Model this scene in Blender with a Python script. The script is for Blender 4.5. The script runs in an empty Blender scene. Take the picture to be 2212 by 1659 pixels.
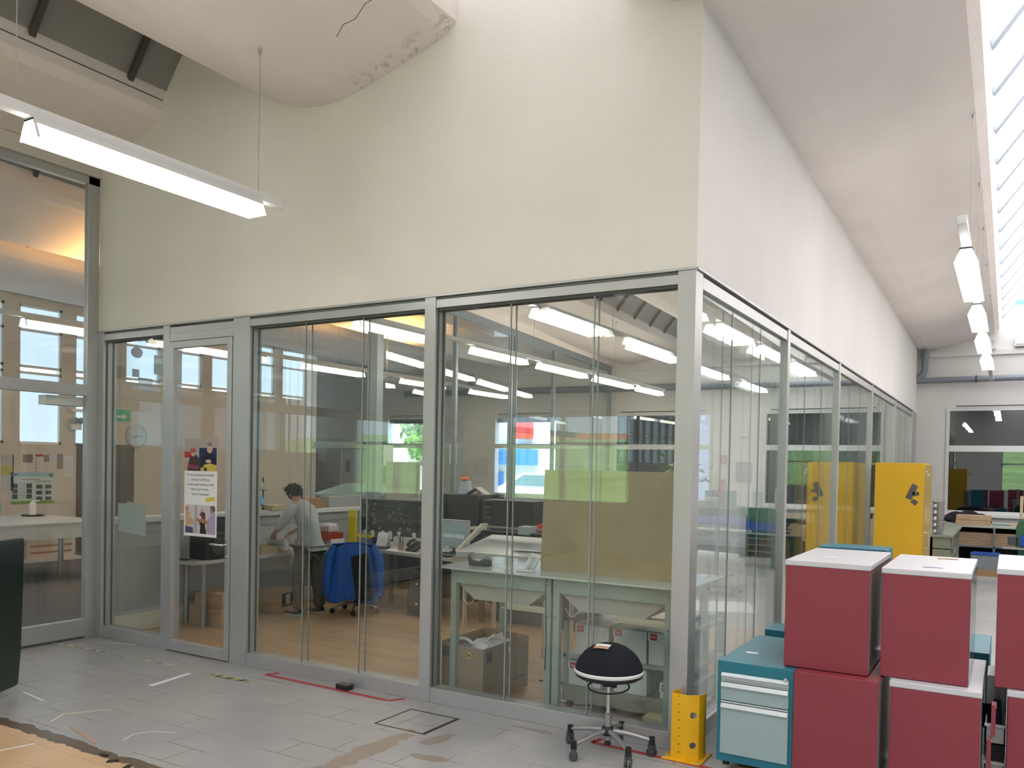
import bpy, bmesh, math, random
from mathutils import Vector, Matrix
random.seed(7)
C = bpy.context.scene.collection
S = bpy.context.scene
PI = math.pi

# ---------------------------------------------------------------- camera
cam = bpy.data.cameras.new('camera'); cam_o = bpy.data.objects.new('camera', cam); C.objects.link(cam_o)
F_PX, PY = 1808.4, 1037.3
YAW, PITCH, ROLL = math.radians(30.737), math.radians(-1.011), math.radians(1.080)
fw = Vector((-math.sin(YAW)*math.cos(PITCH), math.cos(YAW)*math.cos(PITCH), math.sin(PITCH)))
rt = Vector((math.cos(YAW), math.sin(YAW), 0)); dn = fw.cross(rt)
r2 = rt*math.cos(ROLL) - dn*math.sin(ROLL); d2 = rt*math.sin(ROLL) + dn*math.cos(ROLL)
m = Matrix.Identity(4)
for i in range(3):
    m[i][0] = r2[i]; m[i][1] = -d2[i]; m[i][2] = -fw[i]
m[0][3], m[1][3], m[2][3] = 1.5278, -4.5372, 1.6
cam_o.matrix_world = m
cam.sensor_width = 36; cam.lens = 36*F_PX/2212; cam.shift_y = (PY-829.5)/2212
cam.clip_start = .05; cam.clip_end = 400
S.camera = cam_o
S.view_settings.view_transform = 'Standard'; S.view_settings.look = 'None'
S.view_settings.gamma = 1; S.view_settings.use_curve_mapping = False
S.view_settings.exposure = 1.0
try:
    S.cycles.max_bounces = 10; S.cycles.transparent_max_bounces = 24; S.cycles.diffuse_bounces = 4
    S.cycles.glossy_bounces = 4; S.cycles.caustics_reflective = False; S.cycles.caustics_refractive = False
    S.cycles.sample_clamp_indirect = 4
except Exception: pass

# ---------------------------------------------------------------- world
w = bpy.data.worlds.new('sky'); S.world = w; w.use_nodes = True
nt = w.node_tree; nt.nodes.clear()
o_ = nt.nodes.new('ShaderNodeOutputWorld'); b_ = nt.nodes.new('ShaderNodeBackground')
tc = nt.nodes.new('ShaderNodeTexCoord'); sp = nt.nodes.new('ShaderNodeSeparateXYZ'); cr = nt.nodes.new('ShaderNodeValToRGB')
cr.color_ramp.elements[0].position = 0.0; cr.color_ramp.elements[0].color = (.80, .88, .95, 1)
cr.color_ramp.elements[1].position = .5; cr.color_ramp.elements[1].color = (.45, .65, .95, 1)
nt.links.new(tc.outputs['Generated'], sp.inputs[0]); nt.links.new(sp.outputs[2], cr.inputs[0])
nt.links.new(cr.outputs[0], b_.inputs[0]); nt.links.new(b_.outputs[0], o_.inputs[0]); b_.inputs[1].default_value = 1.6
sun = bpy.data.lights.new('sun', 'SUN'); sun.energy = 5.0; sun.angle = .05; sun.color = (1, .95, .88)
sun_o = bpy.data.objects.new('sun', sun); C.objects.link(sun_o); sun_o.rotation_euler = (math.radians(14), 0, math.radians(35))

# ---------------------------------------------------------------- materials
MATS = {}
def M(name, col=(.5,.5,.5), rough=.5, metal=0., bump=0., bs=40., var=0., vs=4., coat=0., emit=0., ecol=None, spec=None):
    if name in MATS: return MATS[name]
    mt = bpy.data.materials.new(name); mt.use_nodes = True; n = mt.node_tree; p = n.nodes['Principled BSDF']
    p.inputs['Base Color'].default_value = (*col, 1); p.inputs['Roughness'].default_value = rough; p.inputs['Metallic'].default_value = metal
    if coat: p.inputs['Coat Weight'].default_value = coat; p.inputs['Coat Roughness'].default_value = .1
    if spec is not None: p.inputs['Specular IOR Level'].default_value = spec
    t = n.nodes.new('ShaderNodeTexCoord')
    if var:
        z = n.nodes.new('ShaderNodeTexNoise'); z.inputs['Scale'].default_value = vs; z.inputs['Detail'].default_value = 5
        r = n.nodes.new('ShaderNodeValToRGB'); r.color_ramp.elements[0].position = .3; r.color_ramp.elements[1].position = .7
        r.color_ramp.elements[0].color = (*[c*(1-var) for c in col], 1); r.color_ramp.elements[1].color = (*[min(1, c*(1+var)) for c in col], 1)
        n.links.new(t.outputs['Object'], z.inputs['Vector']); n.links.new(z.outputs[0], r.inputs[0]); n.links.new(r.outputs[0], p.inputs['Base Color'])
    if bump:
        z = n.nodes.new('ShaderNodeTexNoise'); z.inputs['Scale'].default_value = bs; z.inputs['Detail'].default_value = 4
        b = n.nodes.new('ShaderNodeBump'); b.inputs['Strength'].default_value = bump; b.inputs['Distance'].default_value = .01
        n.links.new(t.outputs['Object'], z.inputs['Vector']); n.links.new(z.outputs[0], b.inputs['Height']); n.links.new(b.outputs[0], p.inputs['Normal'])
    if emit:
        p.inputs['Emission Color'].default_value = (*(ecol or col), 1); p.inputs['Emission Strength'].default_value = emit
    MATS[name] = mt; return mt
def GL(name, tint=(.93,.97,.95), ior=1.45, rough=0.0):
    if name in MATS: return MATS[name]
    mt = bpy.data.materials.new(name); mt.use_nodes = True; n = mt.node_tree; n.nodes.clear()
    o = n.nodes.new('ShaderNodeOutputMaterial'); mx = n.nodes.new('ShaderNodeMixShader'); tr = n.nodes.new('ShaderNodeBsdfTransparent')
    g = n.nodes.new('ShaderNodeBsdfGlossy'); f = n.nodes.new('ShaderNodeFresnel'); f.inputs[0].default_value = ior
    tr.inputs[0].default_value = (*tint, 1); g.inputs['Roughness'].default_value = rough; g.inputs[0].default_value = (.95, 1, .98, 1)
    # the same Fresnel share from either side of the pane
    ge = n.nodes.new('ShaderNodeNewGeometry'); v = n.nodes.new('ShaderNodeVectorMath'); v.operation = 'DOT_PRODUCT'
    n.links.new(ge.outputs['Incoming'], v.inputs[0]); n.links.new(ge.outputs['Normal'], v.inputs[1])
    ab = n.nodes.new('ShaderNodeMath'); ab.operation = 'ABSOLUTE'; n.links.new(v.outputs['Value'], ab.inputs[0])
    om = n.nodes.new('ShaderNodeMath'); om.operation = 'SUBTRACT'; om.inputs[0].default_value = 1; n.links.new(ab.outputs[0], om.inputs[1])
    pw = n.nodes.new('ShaderNodeMath'); pw.operation = 'POWER'; pw.inputs[1].default_value = 5; n.links.new(om.outputs[0], pw.inputs[0])
    r0 = ((ior-1)/(ior+1))**2
    ma = n.nodes.new('ShaderNodeMath'); ma.operation = 'MULTIPLY_ADD'; ma.inputs[1].default_value = 1-r0; ma.inputs[2].default_value = r0
    n.links.new(pw.outputs[0], ma.inputs[0]); n.nodes.remove(f)
    n.links.new(ma.outputs[0], mx.inputs[0]); n.links.new(tr.outputs[0], mx.inputs[1]); n.links.new(g.outputs[0], mx.inputs[2]); n.links.new(mx.outputs[0], o.inputs[0])
    MATS[name] = mt; return mt

class N:                                                            # tiny node-building helper
    def __init__(s, name):
        s.m = bpy.data.materials.new(name); s.m.use_nodes = True; s.t = s.m.node_tree; s.p = s.t.nodes['Principled BSDF']
        s.tc = s.t.nodes.new('ShaderNodeTexCoord'); s.sep = s.t.nodes.new('ShaderNodeSeparateXYZ'); s.t.links.new(s.tc.outputs['Object'], s.sep.inputs[0]); MATS[name] = s.m
    def n(s, k, **kw):
        x = s.t.nodes.new(k)
        for a, v in kw.items(): setattr(x, a, v)
        return x
    def l(s, a, b): s.t.links.new(a, b)
    def math(s, op, a, b=None, c=None):
        x = s.n('ShaderNodeMath', operation=op)
        for i, v in enumerate((a, b, c)):
            if v is None: continue
            if isinstance(v, (int, float)): x.inputs[i].default_value = v
            else: s.l(v, x.inputs[i])
        return x.outputs[0]
    def noise(s, scale, detail=4, vec=None, dist=0):
        x = s.n('ShaderNodeTexNoise'); x.inputs['Scale'].default_value = scale; x.inputs['Detail'].default_value = detail; x.inputs['Distortion'].default_value = dist
        s.l(vec or s.tc.outputs['Object'], x.inputs['Vector']); return x.outputs[0]
    def mapping(s, scale=(1,1,1), rot=(0,0,0), loc=(0,0,0)):
        x = s.n('ShaderNodeMapping'); x.inputs['Scale'].default_value = scale; x.inputs['Rotation'].default_value = rot; x.inputs['Location'].default_value = loc
        s.l(s.tc.outputs['Object'], x.inputs[0]); return x.outputs[0]
    def ramp(s, f, *stops):
        x = s.n('ShaderNodeValToRGB'); e = x.color_ramp.elements
        while len(e) < len(stops): e.new(.5)
        for el, (p, c) in zip(e, stops): el.position = p; el.color = (*c, 1) if len(c) == 3 else c
        s.l(f, x.inputs[0]); return x.outputs[0]
    def mix(s, f, a, b):
        x = s.n('ShaderNodeMix', data_type='RGBA')
        if isinstance(f, (int, float)): x.inputs[0].default_value = f
        else: s.l(f, x.inputs[0])
        for i, v in ((6, a), (7, b)):
            if isinstance(v, tuple): x.inputs[i].default_value = (*v, 1)
            else: s.l(v, x.inputs[i])
        return x.outputs[2]
    def bump(s, h, st=.3, d=.01):
        x = s.n('ShaderNodeBump'); x.inputs['Strength'].default_value = st; x.inputs['Distance'].default_value = d; s.l(h, x.inputs['Height']); s.l(x.outputs[0], s.p.inputs['Normal'])

PLASTER = M('plaster', (.80,.765,.73), .9, bump=.35, bs=90, var=.03, vs=1.2)
PLASTER2 = M('smooth_plaster', (.78,.765,.745), .9, bump=.15, bs=60, var=.03, vs=1)
SHELL = M('painted_concrete', (.84,.77,.73), .9, bump=.15, bs=30, var=.04, vs=1.6)
_n = N('stained_painted_concrete'); _n.p.inputs['Roughness'].default_value = .9
_x, _y = _n.sep.outputs[0], _n.sep.outputs[1]
_band = _n.math('MULTIPLY', _n.math('MULTIPLY', _n.math('GREATER_THAN', _x, -2.45), _n.math('LESS_THAN', _x, -1.67)), _n.ramp(_n.math('MULTIPLY', _y, -1), (.02,(1,1,1)), (.22,(0,0,0))))
_st = _n.math('MULTIPLY', _band, _n.ramp(_n.noise(14, 8, None, .5), (.52,(0,0,0)), (.62,(.75,.75,.75))))
_n.l(_n.mix(_st, _n.ramp(_n.noise(1.6, 5), (.3,(.81,.74,.70)), (.7,(.86,.795,.755))), (.42,.33,.27)), _n.p.inputs['Base Color']); _n.bump(_n.noise(30, 4), .15)
SHELL = MATS['stained_painted_concrete']
ALU = M('satin_aluminium', (.47,.475,.475), .38, .55, var=.04, vs=3)
ALUD = M('aluminium_dark_gasket', (.10,.11,.11), .6)
GLASS = GL('partition_glass', (.975,.988,.982), 1.42)
JOINT = M('silicone_joint', (.30,.34,.34), .3)
WHITE = M('white_paint', (.82,.82,.81), .5)
OFFW = M('off_white_plastic', (.62,.62,.60), .45)
BLACK = M('black_plastic', (.012,.012,.014), .45)
DGREY = M('dark_grey_plastic', (.06,.062,.065), .5)
GREY = M('mid_grey_plastic', (.28,.29,.30), .45)
CHROME = M('brushed_steel', (.62,.62,.62), .25, 1)
STEEL = M('grey_steel', (.38,.385,.39), .4, .7)
PAPER = M('white_paper', (.83,.84,.86), .8)
CARD = M('cardboard', (.46,.32,.20), .85, var=.08, vs=8)
CARDD = M('dull_cardboard', (.30,.225,.155), .85, var=.06, vs=6)
WTOP = M('white_laminate_top', (.60,.59,.62), .45)
RED = M('red_laminate', (.25,.036,.052), .45, var=.05, vs=2)
REDSIDE = M('varnished_dark_side', (.28,.26,.25), .12, var=.1, vs=3)
TEAL = M('teal_steel', (.014,.165,.225), .4, var=.05, vs=5)
TEALF = M('pale_teal_drawer', (.33,.43,.43), .42, var=.05, vs=4)
YEL = M('signal_yellow_enamel', (.86,.47,.005), .42, var=.05, vs=9)
YCAB = M('cabinet_yellow', (.78,.46,.02), .45, var=.03, vs=3)
SAGE = M('sage_green_steel', (.30,.38,.34), .5, var=.05, vs=5)
SAGEP = M('pale_beige_steel', (.38,.395,.345), .5)
DESK = M('light_grey_laminate', (.55,.55,.54), .4)
NAVY = M('navy_fabric', (.004,.006,.012), .95, bump=.4, bs=400)
BLUE = M('royal_blue_nylon', (.006,.10,.46), .55, bump=.5, bs=14)
DBLUE = M('dark_blue_fabric', (.012,.02,.06), .8, bump=.3, bs=20)
BROWN = M('brown_board', (.36,.29,.17), .7, var=.07, vs=5)
PIPE = M('grey_pvc_pipe', (.23,.26,.30), .45)
SKIN = M('skin', (.50,.26,.19), .6); HAIR = M('dark_hair', (.02,.016,.014), .8, bump=.8, bs=120)
SHIRT = M('pale_blue_grey_shirt', (.42,.46,.47), .9, bump=.5, bs=16, var=.08, vs=9)
TROUS = M('grey_brown_trousers', (.13,.12,.10), .9, bump=.5, bs=14, var=.12, vs=7)
TUBE = M('lit_diffuser', (1,1,1), .5, emit=5.5, ecol=(1,.96,.90)); TUBEO = M('office_lit_diffuser', (1,1,1), .5, emit=11, ecol=(1,.96,.90))

# ---------------------------------------------------------------- mesh helpers
class MB:
    def __init__(s): s.b = bmesh.new(); s.mx = Matrix.Identity(4)
    def at(s, loc=(0,0,0), rz=0, rx=0, ry=0):
        s.mx = Matrix.Translation(loc) @ Matrix.Rotation(rz,4,'Z') @ Matrix.Rotation(ry,4,'Y') @ Matrix.Rotation(rx,4,'X'); return s
    def v(s, p): return s.b.verts.new(s.mx @ Vector(p))
    def box(s, x0,x1,y0,y1,z0,z1):
        if x0>x1: x0,x1=x1,x0
        if y0>y1: y0,y1=y1,y0
        if z0>z1: z0,z1=z1,z0
        V=[s.v(p) for p in ((x0,y0,z0),(x1,y0,z0),(x1,y1,z0),(x0,y1,z0),(x0,y0,z1),(x1,y0,z1),(x1,y1,z1),(x0,y1,z1))]
        for f in ((3,2,1,0),(4,5,6,7),(0,1,5,4),(1,2,6,5),(2,3,7,6),(3,0,4,7)): s.b.faces.new([V[i] for i in f])
        return s
    def prism(s, pts, d0, d1, axis='y', sh=0.0):
        """polygon pts extruded along axis; sh: z shift per metre of the far end (axis y)"""
        def q(p, d, dz=0):
            a, b = p
            return {'y':(a,d,b+dz),'x':(d,a,b+dz),'z':(a,b,d)}[axis]
        A=[s.v(q(p,d0)) for p in pts]; B=[s.v(q(p,d1,sh*(d1-d0))) for p in pts]; n=len(pts)
        s.b.faces.new(A); s.b.faces.new(B[::-1])
        for i in range(n): s.b.faces.new((A[i],B[i],B[(i+1)%n],A[(i+1)%n]))
        return s
    def tube(s, pts, r, n=10, cap=True):
        pts=[Vector(p) for p in pts]; R=r if isinstance(r,(list,tuple)) else [r]*len(pts); rings=[]
        up=None
        for i,p in enumerate(pts):
            d=(pts[min(i+1,len(pts)-1)]-pts[max(i-1,0)]).normalized()
            if up is None: up=d.orthogonal().normalized()
            up=(up-d*up.dot(d)); up=up.normalized() if up.length>1e-6 else d.orthogonal().normalized()
            sd=d.cross(up)
            rings.append([s.v(p+(up*math.cos(2*PI*k/n)+sd*math.sin(2*PI*k/n))*R[i]) for k in range(n)])
        for a,b in zip(rings,rings[1:]):
            for k in range(n): s.b.faces.new((a[k],a[(k+1)%n],b[(k+1)%n],b[k]))
        if cap: s.b.faces.new(rings[0][::-1]); s.b.faces.new(rings[-1])
        return s
    def cyl(s, x,y,z0,z1,r,r1=None,n=20): return s.tube([(x,y,z0),(x,y,z1)],[r,r if r1 is None else r1],n)
    def lathe(s, prof, n=32, c=(0,0,0), closed=False):
        rings=[]
        for r,z in prof:
            if r<1e-5: rings.append([s.v((c[0],c[1],c[2]+z))])
            else: rings.append([s.v((c[0]+r*math.cos(2*PI*k/n),c[1]+r*math.sin(2*PI*k/n),c[2]+z)) for k in range(n)])
        for a,b in zip(rings,rings[1:]):
            for k in range(n):
                q=[a[k%len(a)],a[(k+1)%len(a)],b[(k+1)%len(b)],b[k%len(b)]]; u=[]
                for t in q:
                    if t not in u: u.append(t)
                if len(u)>2: s.b.faces.new(u)
        return s
    def grid(s, f, nu, nv, th=0):
        G=[[s.v(f(i/nu,j/nv)) for j in range(nv+1)] for i in range(nu+1)]
        for i in range(nu):
            for j in range(nv): s.b.faces.new((G[i][j],G[i+1][j],G[i+1][j+1],G[i][j+1]))
        return s
    def ball(s, c, r, n=16, sc=(1,1,1)):
        G=[]
        for i in range(n//2+1):
            a=PI*i/(n//2)
            if i in (0,n//2): G.append([s.v((c[0],c[1],c[2]+r*sc[2]*math.cos(a)))])
            else: G.append([s.v((c[0]+r*sc[0]*math.sin(a)*math.cos(2*PI*k/n),c[1]+r*sc[1]*math.sin(a)*math.sin(2*PI*k/n),c[2]+r*sc[2]*math.cos(a))) for k in range(n)])
        for a,b in zip(G,G[1:]):
            for k in range(n):
                q=[a[k%len(a)],b[k%len(b)],b[(k+1)%len(b)],a[(k+1)%len(a)]]; u=[]
                for t in q:
                    if t not in u: u.append(t)
                if len(u)>2: s.b.faces.new(u)
        return s
    def out(s, name, mat, parent=None, smooth=False, bev=0, solid=0, sub=0):
        bmesh.ops.recalc_face_normals(s.b, faces=s.b.faces)
        me=bpy.data.meshes.new(name); s.b.to_mesh(me); s.b.free(); me.materials.append(mat)
        if smooth:
            for p in me.polygons: p.use_smooth=True
            if hasattr(me,'set_sharp_from_angle'): me.set_sharp_from_angle(angle=math.radians(40))
        o=bpy.data.objects.new(name,me); C.objects.link(o)
        if parent: o.parent=parent
        if solid: k=o.modifiers.new('thickness','SOLIDIFY'); k.thickness=solid
        if bev: k=o.modifiers.new('bevel','BEVEL'); k.width=bev; k.segments=2; k.limit_method='ANGLE'
        if sub: k=o.modifiers.new('subsurf','SUBSURF'); k.levels=k.render_levels=sub
        return o
def B(*a): return MB().box(*a)
def thing(name, label, cat, loc=(0,0,0), rz=0, group=None):
    o=bpy.data.objects.new(name,None); C.objects.link(o); o.location=loc; o.rotation_euler=(0,0,rz); o.empty_display_size=.1
    o['label']=label; o['category']=cat
    if group: o['group']=group
    return o
def tag(o, label, cat, group=None, kind=None):
    o['label']=label; o['category']=cat
    if group: o['group']=group
    if kind: o['kind']=kind
    return o
def struct(o): o['kind']='structure'; return o
def dup(root, loc, rz, label, group=None):
    r=root.copy(); C.objects.link(r); r.location=loc; r.rotation_euler=(0,0,rz); r['label']=label
    if group: r['group']=group
    for ch in list(root.children):
        c=ch.copy(); C.objects.link(c); c.parent=r
        for g in list(ch.children):
            d=g.copy(); C.objects.link(d); d.parent=c
    return r
def text(name, s, size, mat, parent, loc, rot, ext=.0004, align='CENTER'):
    cu=bpy.data.curves.new(name,'FONT'); cu.body=s; cu.size=size; cu.align_x=align; cu.align_y='CENTER'; cu.extrude=ext
    t=bpy.data.objects.new(name,cu); C.objects.link(t)
    bpy.context.view_layer.update()
    me=bpy.data.meshes.new_from_object(t.evaluated_get(bpy.context.evaluated_depsgraph_get())); bpy.data.objects.remove(t)
    me.materials.clear(); me.materials.append(mat)
    o=bpy.data.objects.new(name,me); C.objects.link(o); o.location=loc; o.rotation_euler=rot
    if parent: o.parent=parent
    return o
# ================================================================ SETTING
H = 2.723; XL = -5.484; YF = 12.74; SL = -.024
# floors -----------------------------------------------------------------
k = N('grey_vinyl_tiles')
mp = k.mapping(rot=(0,0,0))
br = k.n('ShaderNodeTexBrick'); br.inputs['Scale'].default_value = 1; br.inputs['Mortar Size'].default_value = .003; br.inputs['Brick Width'].default_value = .42
br.inputs['Row Height'].default_value = .21; br.inputs['Mortar Smooth'].default_value = .1; br.inputs['Color1'].default_value = (0,0,0,1); br.inputs['Color2'].default_value = (0,0,0,1); br.inputs['Mortar'].default_value = (1,1,1,1)
k.l(mp, br.inputs['Vector'])
lines = k.math('MULTIPLY', br.outputs['Color'], k.ramp(k.noise(2.2, 3), (.46,(0,0,0)), (.56,(.9,.9,.9))))
base = k.ramp(k.noise(1.1, 6), (.3,(.31,.318,.328)), (.7,(.405,.402,.395)))
base = k.mix(lines, base, (.09,.075,.065))
def spot(cx, cy, ax, ay, rot=0, amp=.9):
    mp = k.mapping(loc=(0,0,0)); s_ = k.n('ShaderNodeMapping', vector_type='TEXTURE'); s_.inputs['Location'].default_value = (cx,cy,0); s_.inputs['Rotation'].default_value = (0,0,rot); s_.inputs['Scale'].default_value = (ax,ay,1)
    k.l(mp, s_.inputs[0]); ln = k.n('ShaderNodeVectorMath', operation='LENGTH'); k.l(s_.outputs[0], ln.inputs[0])
    nz = k.math('MULTIPLY', k.math('SUBTRACT', k.noise(9, 6), .5), amp*2)
    return k.ramp(k.math('ADD', ln.outputs['Value'], nz), (.80,(1,1,1)), (.86,(0,0,0)))
worn = None
for a in ((-1.50,-.95,.09,.50,0), (-1.30,-.60,.06,.16,-.2), (-.93,-.12,.16,.03,0), (-3.05,-.20,.2,.015,0), (-1.15,-.86,.16,.05,.1), (-2.2,-.13,.16,.02,0), (-1.66,-.36,.012,.22,.0)):
    s_ = spot(*a); worn = s_ if worn is None else k.math('MAXIMUM', worn, s_)
base = k.mix(worn, base, (.27,.225,.185))
# ochre older floor in front, with a ragged brown edge
yy = k.math('ADD', k.sep.outputs[1], k.math('MULTIPLY', k.math('SUBTRACT', k.noise(6,6), .5), .16))
xx = k.math('LESS_THAN', k.sep.outputs[0], -.9)
edge = k.math('MULTIPLY', k.math('LESS_THAN', yy, -1.74), xx); tan = k.math('MULTIPLY', k.math('LESS_THAN', yy, -1.82), xx)
base = k.mix(edge, base, (.11,.075,.05))
tcol = k.ramp(k.noise(3,5), (.35,(.58,.38,.20)), (.65,(.66,.46,.27)))
base = k.mix(tan, base, k.mix(k.math('MULTIPLY', br.outputs['Color'], .5), tcol, (.3,.17,.09)))
k.l(base, k.p.inputs['Base Color']); k.l(k.ramp(k.noise(3,4), (.3,(.30,.30,.30)), (.7,(.45,.45,.45))), k.p.inputs['Roughness'])
k.bump(lines, .12, .003)
k.p.inputs['Specular IOR Level'].default_value = .6
k = N('oak_planks')
br = k.n('ShaderNodeTexBrick'); br.inputs['Scale'].default_value = 1; br.inputs['Mortar Size'].default_value = .001; br.inputs['Brick Width'].default_value = 1.25
br.inputs['Row Height'].default_value = .135; br.inputs['Color1'].default_value = (.43,.27,.14,1); br.inputs['Color2'].default_value = (.55,.365,.20,1); br.inputs['Mortar'].default_value = (.2,.12,.06,1)
k.l(k.mapping(rot=(0,0,0)), br.inputs['Vector'])
gr = k.noise(3.2, 8, k.mapping(scale=(.7,9,1)), 1.2)
k.l(k.mix(.5, br.outputs['Color'], k.ramp(gr, (.30,(.20,.12,.06)), (.55,(.58,.385,.21)), (.75,(.65,.455,.26)))), k.p.inputs['Base Color']); k.p.inputs['Roughness'].default_value = .42
k = N('grey_carpet'); k.l(k.ramp(k.noise(60,3), (.35,(.065,.075,.085)), (.65,(.15,.165,.18))), k.p.inputs['Base Color']); k.p.inputs['Roughness'].default_value = 1; k.bump(k.noise(300,2), .4)
k = N('beige_concrete'); k.l(k.ramp(k.noise(1.4,6), (.3,(.33,.30,.26)), (.7,(.45,.42,.37))), k.p.inputs['Base Color']); k.p.inputs['Roughness'].default_value = .45
HALL = 8.0
mb = MB(); mb.prism([(XL,-9.5),(HALL,-9.5),(HALL,YF),(0,YF),(0,0),(XL,0)], -.12, 0, 'z'); struct(mb.out('floor', MATS['grey_vinyl_tiles']))
struct(B(XL,0,0,3.9,-.12,0).out('floor', MATS['oak_planks']))
struct(B(XL-1.2,0,3.9,YF,-.12,0).out('floor', MATS['beige_concrete']))
mb = MB(); mb.prism([(-12,-9.5),(XL,-9.5),(XL,3.9),(XL-1.2,3.9),(XL-1.2,YF),(-19,YF),(-19,9.4),(-12,9.4)], -.12, 0, 'z'); struct(mb.out('floor', MATS['grey_carpet']))
# upper walls ------------------------------------------------------------
struct(B(XL,0,0,.13,H,6.6).out('wall_front', PLASTER))
mb = MB(); z0 = 4.20
mb.prism([(.13,H),(YF,H),(YF,z0+SL*YF),(.13,z0)], -.13, 0, 'x'); struct(mb.out('wall_side', PLASTER2))
# far wall with window openings ------------------------------------------
WIN = [(-12.62,-10.76),(-9.29,-7.52),(-6.10,-3.86),(-2.78,-.58),(.50,2.75)]; WZ0, WZ1 = .88, 2.80
mb = MB(); xs = [-19.0]
for a,b in WIN:
    mb.box(xs[-1],a,YF,YF+.25,0,4.6); mb.box(a,b,YF,YF+.25,0,WZ0); mb.box(a,b,YF,YF+.25,WZ1,4.6); xs.append(b)
mb.box(xs[-1],HALL,YF,YF+.25,0,4.6); struct(mb.out('wall_far', PLASTER2))
FRM = M('white_window_frame', (.74,.75,.76), .4); SHUT = M('dark_shutter_slats', (.014,.016,.022), .5); DGL = GL('dark_window_glass', (.55,.58,.66), 2.0)
WGL = GL('window_glass', (.95,.98,.98), 1.5); ROD = M('black_rod', (.02,.02,.02), .4)
for i,(a,b) in enumerate(WIN):
    fo = MB()
    def fr(x0,x1,z0,z1,t=.05): fo.box(x0,x1,YF-.02,YF+.06,z0,z0+t); fo.box(x0,x1,YF-.02,YF+.06,z1-t,z1); fo.box(x0,x0+t,YF-.02,YF+.06,z0+t,z1-t); fo.box(x1-t,x1,YF-.02,YF+.06,z0+t,z1-t)
    fr(a,b,WZ0,2.06,.055); fr(a,b,2.06,WZ1,.055)
    fo.box(a-.05,b+.05,YF-.10,YF-.001,WZ0-.05,WZ0+.0)
    root = struct(fo.out('window_%d'%(i+1), FRM)); root.name = 'window_%d'%(i+1)
    B(a+.05,b-.05,YF+.02,YF+.03,WZ0+.05,2.01).out('pane', DGL if i >= 2 else WGL, root); B(a+.05,b-.05,YF+.02,YF+.03,2.11,WZ1-.05).out('pane', DGL if i >= 2 else WGL, root)
    MB().tube([(a+.15,YF-.04,WZ1+.03),(b-.15,YF-.04,WZ1+.03)],.008,6).out('opener_rod', ROD, root)
    sh = MB()
    if i < 2: sh.box(a,b,YF+.12,YF+.2,WZ1-.16,WZ1)
    elif i == 2:                                                    # shutter lowered but with the outer right part open
        for q in range(46): sh.at((0,YF+.15,WZ0+.02+q*.042), rx=-.9).box(a,b-.36,-.025,.025,-.0015,.0015)
        sh.at().box(b-.40,b-.36,YF+.1,YF+.2,WZ0,WZ1)
    else:
        for q in range(46): sh.at((0,YF+.15,WZ0+.02+q*.042), rx=-1.2).box(a,b,-.026,.026,-.0015,.0015)
    sh.at(); s_ = sh.out('shutter', SHUT, root); 
# west wall of the neighbouring room with frosted clerestory windows -------
XW = -12.0
FROST = M('frosted_daylit_glass', (.5,.7,.9), .4, emit=.46, ecol=(.58,.77,.93))
panes = []
y0s = [-8.28+.93*j for j in range(20)]
mb = MB(); mb.box(XW-.2,XW,-9.5,9.5,0,1.80); mb.box(XW-.2,XW,3.81+.70,9.5,1.80,2.96); mb.box(XW-.2,XW,-9.5,9.5,4.02,5.6); mb.box(XW-.2,XW,9.2,9.5,2.96,4.02); mb.box(-19,XW-.2,9.3,9.5,0,5.6); mb.box(-19.2,-19,9.3,YF+.2,0,5.6)
for y in y0s: mb.box(XW-.2,XW,y-.23,min(y,9.2),1.80 if y < 3.95 else 2.96,4.02)
struct(mb.out('wall_west', M('west_wall_cream', (.60,.56,.50), .9, bump=.2, bs=70)))
for i,y in enumerate(y0s[:-1]):
    fo = MB()
    x0, x1 = XW-.12, XW-.03
    lo = y < 3.9
    for z in ((1.80,2.92,3.02,3.60,3.98) if lo else (3.0,3.60,3.98)): fo.box(x0,x1,y,y+.70,z,z+.04)
    fo.box(x0,x1,y,y+.03,1.8 if lo else 3,4.02); fo.box(x0,x1,y+.67,y+.70,1.8 if lo else 3,4.02)
    r = struct(fo.out('window_%d'%(i+6), FRM))
    if lo: B(XW-.09,XW-.08,y+.03,y+.67,1.84,2.92).out('pane', FROST, r)
    B(XW-.09,XW-.08,y+.03,y+.67,3.06,3.60).out('pane', FROST, r); B(XW-.09,XW-.08,y+.03,y+.67,3.64,3.98).out('pane', FROST, r)
# back wall of the hall (seen only in reflections) -------------------------
BW = [(-11,-8.6),(-7.2,-4.4),(-3.0,-.4),(1.2,3.8),(5.0,7.4)]
mb = MB(); px = -12.2
for a,b in BW: mb.box(px,a,-9.7,-9.5,0,6.6); mb.box(a,b,-9.7,-9.5,0,.9); mb.box(a,b,-9.7,-9.5,2.6,6.6); px = b
mb.box(px,HALL,-9.7,-9.5,0,6.6); struct(mb.out('wall_back', PLASTER2))
for i,(a,b) in enumerate(BW):
    fo = MB()
    for z0,z1 in ((.9,.96),(2.0,2.06),(2.54,2.6)): fo.box(a,b,-9.6,-9.52,z0,z1)
    for x in (a,(a+b)/2-.03,b-.06): fo.box(x,x+.06,-9.6,-9.52,.9,2.6)
    r = struct(fo.out('window_%d'%(i+30), FRM)); B(a,b,-9.57,-9.56,.95,2.55).out('pane', WGL, r)
mb = MB(); mb.box(HALL,HALL+.2,-9.5,YF,0,6.6); struct(mb.out('wall_east', PLASTER2))
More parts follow.
